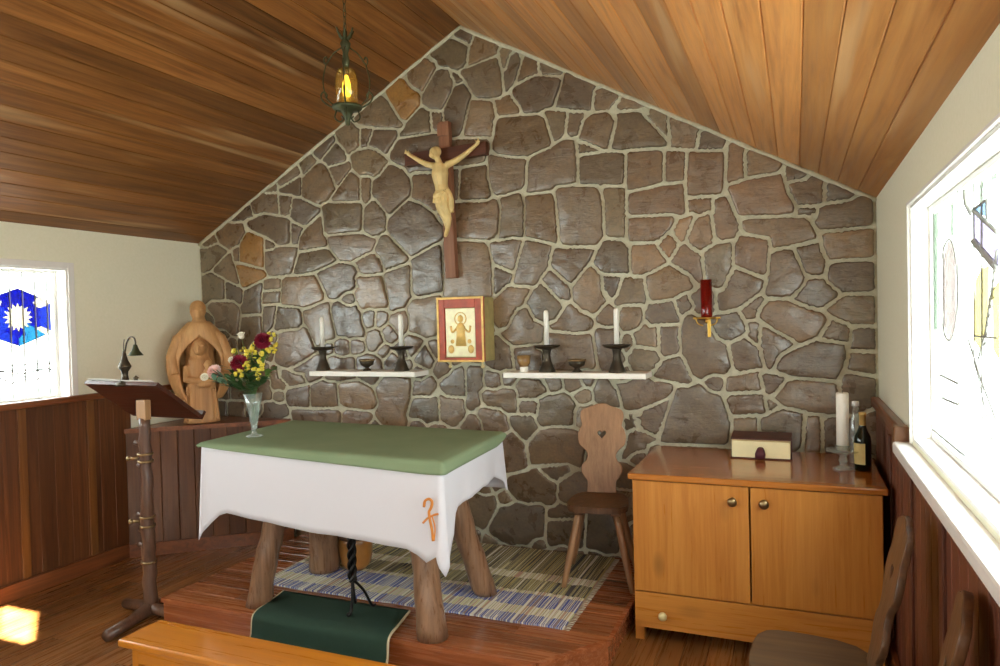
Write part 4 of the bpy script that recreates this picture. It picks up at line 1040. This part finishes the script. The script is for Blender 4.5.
bm = B(); lathe(bm, [(.05, -.24), (.056, -.27), (.062, -.32), (.05, -.335), (.046, -.3), (.046, -.25)], 16, (-.004, Yc-.005, 0), 1, .85); tube(bm, spline([(.045, Yc-.03, -.25), (.068, Yc-.03, -.3), (.062, Yc-.02, -.37), (.07, Yc-.02, -.40)], 4), [.016]*5+[.02]*4+[.014]*4, 8); ch([(.03, Yc-.05, -.26), (-.01, Yc-.058, -.28), (-.05, Yc-.04, -.29)], [.01, .012, .01])
for k in range(5): ch([(-.04+.02*k, Yc-.045, -.265), (-.045+.022*k, Yc-.052, -.33)], [.008, .01])
fuse(put('loincloth', bm, 'corpus', cx), .004, 2)
cx.rotation_euler.y = math.radians(-1.5)
# ------------------------------------------------------------------ sanctuary lamp
sl = thing('sanctuary_lamp', 'red glass sanctuary lamp on gold cross bracket on the stone wall', 'lamp', (-.466, 4.135, 1.575))
bm = B(); lathe(bm, [(0, .004), (.03, .004), (.032, .02), (.032, .215), (.029, .215), (.029, .012), (0, .012)], 24); put('red_glass', bm, 'redglass', sl)
bm = B(); lathe(bm, [(0, .013), (.02, .013), (.02, .08), (0, .082)], 18); put('candle', bm, 'candle', sl)
bm = B(); lathe(bm, [(0, -.006), (.05, -.006), (.054, .002), (.03, .003), (0, .003)], 24)
box(bm, -.075, -.008, -.007, .075, .008, .004, .003)
tube(bm, [(0, 0, -.006), (0, 0, -.03)], .008, 8); box(bm, .004, -.006, -.11, .022, .006, -.008, .003); box(bm, -.03, -.004, .005, -.022, .004, .075, .002)
for s in (-1, 1): tube(bm, spline([(s*.06, 0, 0), (s*.05, .0, -.03), (s*.02, 0, -.045)], 4), .004, 6)
tube(bm, [(0, 0, -.02), (0, .06, -.02), (0, YB-.03-4.135, -.02)], .007, 8)
put('bracket', bm, 'gold', sl)

# ------------------------------------------------------------------ pine sideboard
CX0, CX1, CY0, CY1, CZ = -.757, .335, 3.425, 4.2, .827
sb = thing('sideboard', 'honey pine two-door sideboard with one drawer against stone wall', 'cabinet', (CX0, CY0, 0))
wd, dp = CX1-CX0, CY1-CY0
bm = B(); box(bm, 0, .02, .075, .02, dp, CZ-.032, .002); box(bm, wd-.02, .02, .075, wd, dp, CZ-.032, .002); box(bm, .02, .03, .075, wd-.02, dp, .1); box(bm, .02, dp-.015, .1, wd-.02, dp, CZ-.032); box(bm, .02, .025, .24, wd-.02, dp-.02, .255); put('body', bm, 'pine', sb)
bm = B(); box(bm, -.018, -.012, CZ-.03, wd+.018, dp, CZ, .007); put('top', bm, 'pinetop', sb)
half = wd/2; FZ0, FZ1 = .253, CZ-.034
for i in range(2):
    x0 = .004+i*(half); bm = B(); box(bm, x0, 0, FZ0, x0+half-.008, .019, FZ1, .002)
    d = put('door', bm, 'pine', sb)
    kx = half-.075 if i == 0 else half+.063
    bm = B(); lathe(bm, [(0, 0), (.017, 0), (.017, .004), (.009, .008), (.009, .016), (.02, .02), (.022, .027), (.016, .033), (0, .036)], 20)
    bmesh.ops.rotate(bm, verts=bm.verts, cent=(0, 0, 0), matrix=Matrix.Rotation(PI/2, 3, 'X')); bmesh.ops.translate(bm, verts=bm.verts, vec=(kx, 0, .725)); put('knob', bm, 'brass', d)
bm = B(); box(bm, .004, 0, .072, wd-.004, .019, FZ0-.008, .002); dw = put('drawer', bm, 'pineh', sb)
bm = B(); lathe(bm, [(0, 0), (.012, 0), (.01, .012), (.02, .018), (.021, .026), (.014, .033), (0, .035)], 20); bmesh.ops.rotate(bm, verts=bm.verts, cent=(0, 0, 0), matrix=Matrix.Rotation(PI/2, 3, 'X')); bmesh.ops.translate(bm, verts=bm.verts, vec=(.142, 0, .145)); put('knob', bm, 'ivory', dw)
for x in (.0, wd-.045):
    for y in (.02, dp-.05): bm = B(); box(bm, x, y, .0005, x+.045, y+.045, .0755, .002); put('foot', bm, 'pine', sb)
# book
bk = thing('book', 'thick closed book with cream page edges and dark cover on sideboard', 'book', (-.335, 3.93, CZ+.0005))
bw, bd, bh = .305, .22, .1
bm = B(); box(bm, 0, -.004, 0, bw, bd, .006, .002); put('cover', bm, 'cover', bk)
bm = B(); box(bm, 0, .03, bh-.006, bw, bd, bh, .002); box(bm, .0, bd-.006, .006, bw, bd, bh-.006, .002); o = put('cover', bm, 'cover', bk)
for v_ in o.data.vertices:
    if v_.co.z > .05: v_.co.z += .012*(v_.co.y/bd)
bm = B(); vs = box(bm, .008, 0, .0065, bw-.008, bd-.008, bh-.0065, .003)
for v_ in bm.verts:
    if v_.co.z > .05: v_.co.z += .010*(v_.co.y/bd)
    v_.co.y += .012*sin((v_.co.z-.006)/.09*PI)*(1 if v_.co.y < .1 else 0)
put('pages', bm, 'paper', bk)
bm = B()
rows = [((bw/2-.012+.004*k, -.004-.004*k, bh*.52-.014*k), .016+.004*k) for k in range(3)]
tube(bm, [(bw/2, .006, bh*.62), (bw/2, -.01, bh*.5), (bw/2-.001, -.014, bh*.3), (bw/2-.003, -.018, .006)], [.012, .02, .026, .024], 10, True, .35)
put('ribbon', bm, 'ribbon', bk)
# candle in glass stick
ch_ = thing('glass_candlestick', 'clear glass candlestick with wide dish at the right end of sideboard', 'candlestick', (.2, 3.79, CZ+.0005))
bm = B(); lathe(bm, [(0, 0), (.048, 0), (.05, .006), (.02, .018), (.014, .03), (.022, .045), (.014, .062), (.028, .075), (.075, .088), (.078, .096), (.04, .092), (.034, .092), (.034, .118), (.03, .118), (.03, .094), (0, .094)], 30); put('glass_body', bm, 'clear', ch_)
t = thing('pillar_candle', 'tall thick white candle standing in the glass candlestick', 'candle', (.2, 3.79, CZ+.0955))
bm = B(); lathe(bm, [(0, 0), (.0285, 0), (.0285, .272), (.025, .278), (0, .275)], 24); put('wax', bm, 'candle', t)
bm = B(); tube(bm, [(0, 0, .274), (0, 0, .288)], .0015, 5); put('wick', bm, 'wick', t)
# wine bottle and water bottle
t = thing('wine_bottle', 'dark green wine bottle with tan label and gold neck foil on sideboard', 'bottle', (.285, 3.78, CZ+.0005))
k = .93
bm = B(); lathe(bm, [(0, .006), (.03, 0), (.037, .004), (.0375, .15*k), (.034, .18*k), (.02, .21*k), (.0145, .235*k), (.0142, .30*k), (0, .30*k)], 28); put('glass', bm, 'bottle', t)
bm = B(); lathe(bm, [(.0148, .235*k), (.0148, .285*k), (.0165, .286*k), (.0165, .302*k), (0, .303*k)], 24); put('foil', bm, 'foil', t)
bm = B(); r0 = []; r1 = []
for i in range(17):
    a = math.radians(-215+i*8.5); r0.append(bm.verts.new((.0381*cos(a), .0381*sin(a), .035))); r1.append(bm.verts.new((.0381*cos(a), .0381*sin(a), .135)))
quad_strip(bm, r0, r1, False); put('label', bm, 'label', t, True)
t = thing('water_bottle', 'clear glass bottle with white cap half hidden behind the wine bottle', 'bottle', (.27, 3.98, CZ+.0005))
bm = B(); lathe(bm, [(0, .004), (.03, 0), (.034, .004), (.034, .16), (.028, .2), (.016, .25), (.014, .285), (0, .285)], 24); put('glass', bm, 'clear', t)
bm = B(); lathe(bm, [(0, .286), (.017, .286), (.017, .306), (.015, .31), (0, .31)], 20); put('cap', bm, 'white_paint', t)

# ------------------------------------------------------------------ carved chairs
def heart(cx, cz, s):
    return [(cx+s*.9*(16*sin(a)**3)/16, cz+s*.9*(13*cos(a)-5*cos(2*a)-2*cos(3*a)-cos(4*a))/16) for a in np.linspace(0, 2*PI, 30, endpoint=False)][::-1]
HALF = [(0, .085), (.06, .082), (.085, .1), (.12, .118), (.155, .114), (.185, .09), (.215, .082), (.245, .1), (.275, .132), (.32, .14), (.36, .132), (.385, .117), (.41, .122), (.445, .128), (.475, .118), (.492, .08), (.500, .052), (.512, .03), (.516, .0)]
def back_outline():
    pr = spline([(w, h, 0) for h, w in HALF], 4); r = [(p.x, p.y) for p in pr]; return r[:-1]+[(0, r[-1][1])]+[(-x, z) for x, z in r[:-1][::-1]]
def chair(name, label, loc_, rz, seat_h, bmat, smat, lmat, sw=.40, sd=.36, group=None):
    t = thing(name, label, 'chair', loc_, rz, group)
    # local: sitter faces -Y; back at +Y
    ol = [(-.42*sw, -.5*sd), (-.5*sw, -.36*sd), (-.44*sw, .5*sd), (.44*sw, .5*sd), (.5*sw, -.36*sd), (.42*sw, -.5*sd), (0, -.56*sd)]
    bm = B(); pts = smoothpoly([Vector((a, b, 0)) for a, b in ol], 2); prism(bm, [(p.x, p.y, seat_h-.032) for p in pts], (0, 0, .032))
    bmesh.ops.bevel(bm, geom=[e for e in bm.edges if abs(e.verts[0].co.z-e.verts[1].co.z) < 1e-6], offset=.006, segments=2, affect='EDGES'); put('seat', bm, smat, t)
    for x in (-.1, .1):
        bm = B(); box(bm, x-.025, -.14, seat_h-.058, x+.025, .13, seat_h-.0325, .004); put('batten', bm, smat, t)
    for sx in (-1, 1):
        for sy in (-1, 1):
            bm = B(); a = Vector((sx*.10, sy*.11, seat_h-.045)); b = Vector((sx*.185, sy*.185, .001)); n_ = 7
            r = tube(bm, [a.lerp(b, i/6) for i in range(n_)], [.019, .0205, .021, .0205, .019, .017, .0145], 8)
            for v_ in r[-1]: v_.co.z = .001
            put('leg', bm, lmat, t)
    mt = Matrix.Translation((0, sd*.5-.03, seat_h-.002)) @ Matrix.Rotation(math.radians(-12), 4, 'X')
    plate('backrest', back_outline(), [heart(0, .335, .028)], .022, .003, bmat, t, mt)
    return t
ch1 = chair('carved_chair', 'carved wooden chair with heart cutout between altar and sideboard', (-1.03, 3.83, PLZ), math.radians(9), .45, 'chair', 'chair_dk', 'chair', .34, .36)
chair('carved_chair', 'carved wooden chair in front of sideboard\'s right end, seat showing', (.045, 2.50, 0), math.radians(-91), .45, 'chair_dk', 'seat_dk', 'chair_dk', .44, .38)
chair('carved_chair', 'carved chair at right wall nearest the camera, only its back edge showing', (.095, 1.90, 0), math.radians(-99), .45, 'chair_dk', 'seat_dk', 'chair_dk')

# ------------------------------------------------------------------ rug, runner, kneeler
RX0, RX1, RY0, RY1 = -2.82, -1.03, 3.13, 4.16
bm = B(); nx, ny = 40, 20; rn = random.Random(5)
g = [[bm.verts.new((i/nx*(RX1-RX0), j/ny*(RY1-RY0), .010+.0012*sin(i*.7+j*.3)+(.0015*rn.random()))) for i in range(nx+1)] for j in range(ny+1)]
for a, b in zip(g, g[1:]): quad_strip(bm, a, b, False)
rug = put('rag_rug', bm, 'rug'); rug.location = (RX0, RY0, PLZ); m = rug.modifiers.new('s', 'SOLIDIFY'); m.thickness = .009; m.offset = -1; bake(rug)
tag(rug, 'striped blue, cream and ochre rag rug on the step under altar', 'rug')
# legs stand on the step, so rug lies round them
bm = B()
for i in range(90):
    y = (RY1-RY0)*(i+.5)/90
    for x, s in ((0, -1), (RX1-RX0, 1)): tube(bm, [(x, y, .004), (x+s*.03, y+rn.uniform(-.008, .008), .003)], .0016, 4)
o = put('fringe', bm, 'fringe', rug); o['kind'] = 'stuff'
# green runner over the step edge
prof = spline([(3.06, PLZ+.012), (2.95, PLZ+.014), (2.86, PLZ+.018), (2.79, PLZ+.022), (2.745, PLZ+.006), (2.735, PLZ-.05), (2.728, .05), (2.70, .016), (2.6, .010), (2.3, .010), (2.0, .010)], 4)
x0, x1 = -2.53, -1.745
def sheet(bm, xa, xb, n, dz=0):
    rows = [[bm.verts.new((xa+(xb-xa)*k/n+(.07*((p.x-2.74)/.32) if p.x > 2.74 else 0)*-1, p.x, p.y+dz)) for k in range(n+1)] for p in prof]
    for a, b in zip(rows, rows[1:]):
        for f in quad_strip(bm, a, b, False): f.smooth = True
bm = B(); sheet(bm, x0, x1, 10)
rn_ = put('carpet_runner', bm, 'runner'); m = rn_.modifiers.new('s', 'SOLIDIFY'); m.thickness = .009; m.offset = 0; bake(rn_)
tag(rn_, 'dark green carpet runner hanging over the step in front of altar', 'carpet')
for x in (x0-.002, x1+.002):
    bm = B(); tube(bm, [(x+(-.07*((p.x-2.74)/.32) if p.x > 2.74 else 0), p.x, p.y) for p in prof], .0065, 6); put('edge_binding', bm, 'binding', rn_)
# low yellow bench
kz = .25; kb = thing('kneeler_bench', 'low honey-yellow wooden kneeling bench at the front edge of picture', 'bench', (-2.735, 2.145, 0))
bm = B(); box(bm, 0, 0, kz-.032, 2.6, .225, kz, .008); put('seat', bm, 'bench', kb)
bm = B(); box(bm, .1, .02, kz-.1, 2.5, .045, kz-.033, .003); put('rail', bm, 'bench', kb)
for x in (.05, 1.3, 2.5): bm = B(); box(bm, x, .03, .0005, x+.04, .195, kz-.0325, .004); put('leg', bm, 'bench', kb)

# ------------------------------------------------------------------ under the altar: golden tub and twisted iron stand
tu = thing('wooden_tub', 'rounded golden-brown wooden tub behind the iron stand under altar', 'tub', (-2.43, 3.50, PLZ+.0145))
bm = B(); lathe(bm, [(0, 0), (.06, .0), (.085, .03), (.098, .09), (.1, .16), (.094, .2), (.086, .2), (.09, .16), (.088, .09), (.07, .04), (0, .03)], 28); put('body', bm, 'copper', tu)
bm = B(); lathe(bm, [(.0945, .185), (.099, .185), (.099, .206), (.0945, .206)], 28); put('rim', bm, 'chair_dk', tu)
ir = thing('iron_stand', 'black twisted wrought-iron stand on green runner under the altar', 'stand', (-2.06, 2.93, PLZ+.021))
bm = B()
for k in range(3):
    tube(bm, [(.016*cos(z*42+k*2.094), .016*sin(z*42+k*2.094), z) for z in np.linspace(.16, .50, 46)], .0085, 6)
tube(bm, [(0, 0, .14), (0, 0, .56)], .008, 8); put('twisted_stem', bm, 'iron', ir)
bm = B(); tube(bm, spline([(0, 0, .17), (.004, -.01, .08), (.005, -.03, .012), (.008, -.045, .009)], 4), .008, 8); ball(bm, (.008, -.05, .012), .012)
tube(bm, spline([(0, 0, .17), (.03, .05, .1), (.05, .09, .012), (.06, .11, .009)], 4), .007, 8); tube(bm, spline([(0, 0, .17), (-.03, .05, .1), (-.05, .09, .012), (-.06, .11, .009)], 4), .007, 8)
put('feet', bm, 'iron', ir)
bm = B(); lathe(bm, [(0, .56), (.06, .565), (.065, .58), (.03, .572), (0, .572)], 20); put('tray', bm, 'iron', ir)

# ------------------------------------------------------------------ hanging lamp
hl = thing('hanging_lamp', 'wrought-iron scroll lantern with a single candle bulb hanging from the ridge', 'lamp', (AX+.0, 2.93, 2.58))
bm = B()
for i in range(14):
    z = .46+i*.032; a = (i % 2)*PI/2
    if z > AZ-2.58-.04: break
    tube(bm, [(.007*cos(t)*cos(a), .007*cos(t)*sin(a), z+.02*sin(t)) for t in np.linspace(0, 2*PI, 13)], .0022, 5, False)
tube(bm, [(0, 0, .9), (0, 0, AZ-2.58-.001)], .003, 6); put('chain', bm, 'verdi', hl)
bm = B(); lathe(bm, [(0, .26), (.012, .26), (.02, .29), (.012, .33), (.02, .36), (.026, .38), (.012, .40), (.01, .44), (0, .455)], 16)
for k in range(6):
    a = k*PI/3; c_, s_ = cos(a), sin(a); tube(bm, spline([(.012*c_, .012*s_, .40), (.03*c_, .03*s_, .42), (.045*c_, .045*s_, .45)], 4), [.006]*5+[.004]*4, 6)
put('crown', bm, 'verdi', hl)
bm = B()
for k in range(4):
    a = k*PI/2+.5; c_, s_ = cos(a), sin(a)
    def q(r, z): return (r*c_, r*s_, z)
    tube(bm, spline([q(.02, .36), q(.06, .33), q(.095, .28), q(.105, .30), q(.095, .315), q(.087, .3)], 5), .0035, 6)
    tube(bm, spline([q(.095, .28), q(.112, .2), q(.10, .12), q(.07, .085)], 5), .003, 6)
    tube(bm, spline([q(.02, .06), q(.07, .07), q(.11, .095), q(.125, .125), q(.11, .145), q(.095, .13), q(.102, .115)], 5), .004, 6)
    tube(bm, spline([q(.05, .06), q(.06, .02), q(.035, -.0), q(.02, .015), q(.03, .028)], 5), .0035, 6)
put('scrolls', bm, 'verdi', hl)
bm = B(); lathe(bm, [(0, -.02), (.01, -.015), (.014, .01), (.03, .05), (.07, .062), (.075, .075), (.05, .072), (.016, .078), (0, .078)], 22); put('pan', bm, 'verdi', hl)
bm = B(); lathe(bm, [(.05, .08), (.052, .08), (.055, .2), (.042, .25), (.04, .25), (.052, .2), (.05, .08)], 22); put('glass', bm, 'amber', hl)
bm = B(); lathe(bm, [(0, .079), (.012, .079), (.011, .12), (0, .12)], 14); put('sleeve', bm, 'candle', hl)
bm = B(); lathe(bm, [(0, .121), (.016, .123), (.022, .15), (.019, .19), (.008, .225), (0, .23)], 16); put('bulb', bm, 'bulb', hl)

# ------------------------------------------------------------------ light: bright sky through the windows and the added rear openings
W = bpy.data.worlds.new('sky'); S.world = W; W.use_nodes = True; nt = W.node_tree
bg = nt.nodes['Background']; tc = nt.nodes.new('ShaderNodeTexCoord'); sep = nt.nodes.new('ShaderNodeSeparateXYZ'); rp = nt.nodes.new('ShaderNodeValToRGB')
nt.links.new(tc.outputs['Generated'], sep.inputs[0]); mr = nt.nodes.new('ShaderNodeMapRange'); mr.inputs[1].default_value = -1; nt.links.new(sep.outputs[2], mr.inputs[0])
nt.links.new(mr.outputs[0], rp.inputs[0]); e = rp.color_ramp.elements
e[0].position = .3; e[0].color = (.88, .92, .88, 1); e[1].position = .56; e[1].color = (.95, 1, 1.06, 1)
nt.links.new(rp.outputs[0], bg.inputs[0]); bg.inputs[1].default_value = 5.0
def portal(nm, loc_, rot, sx, sy):
    l = bpy.data.lights.new(nm, 'AREA'); l.shape = 'RECTANGLE'; l.size = sx; l.size_y = sy; l.cycles.is_portal = True
    o = bpy.data.objects.new(nm, l); COL.objects.link(o); o.location = loc_; o.rotation_euler = rot
for h in WL: portal('window_daylight', (XL-T-.01, (h[0]+h[1])/2, (h[2]+h[3])/2), (0, -PI/2, 0), h[3]-h[2], h[1]-h[0])
for h in WR: portal('window_daylight', (XR+T+.01, (h[0]+h[1])/2, (h[2]+h[3])/2), (0, PI/2, 0), h[3]-h[2], h[1]-h[0])
sl_ = bpy.data.lights.new('sun', 'SUN'); sl_.energy = 240; sl_.angle = .004; sl_.color = (1, .97, .9)
so = bpy.data.objects.new('sun', sl_); COL.objects.link(so)
dirn = Vector((.03, 5.80, -1.985)).normalized()
so.rotation_euler = dirn.to_track_quat('-Z', 'Y').to_euler(); so.location = (0, -8, 6)

S.view_settings.view_transform = 'Standard'; S.view_settings.look = 'None'; S.view_settings.gamma = 1; S.view_settings.use_curve_mapping = False
S.view_settings.exposure = 1.4
S.cycles.max_bounces = 10; S.cycles.diffuse_bounces = 6; S.cycles.transparent_max_bounces = 16; S.cycles.sample_clamp_indirect = 8
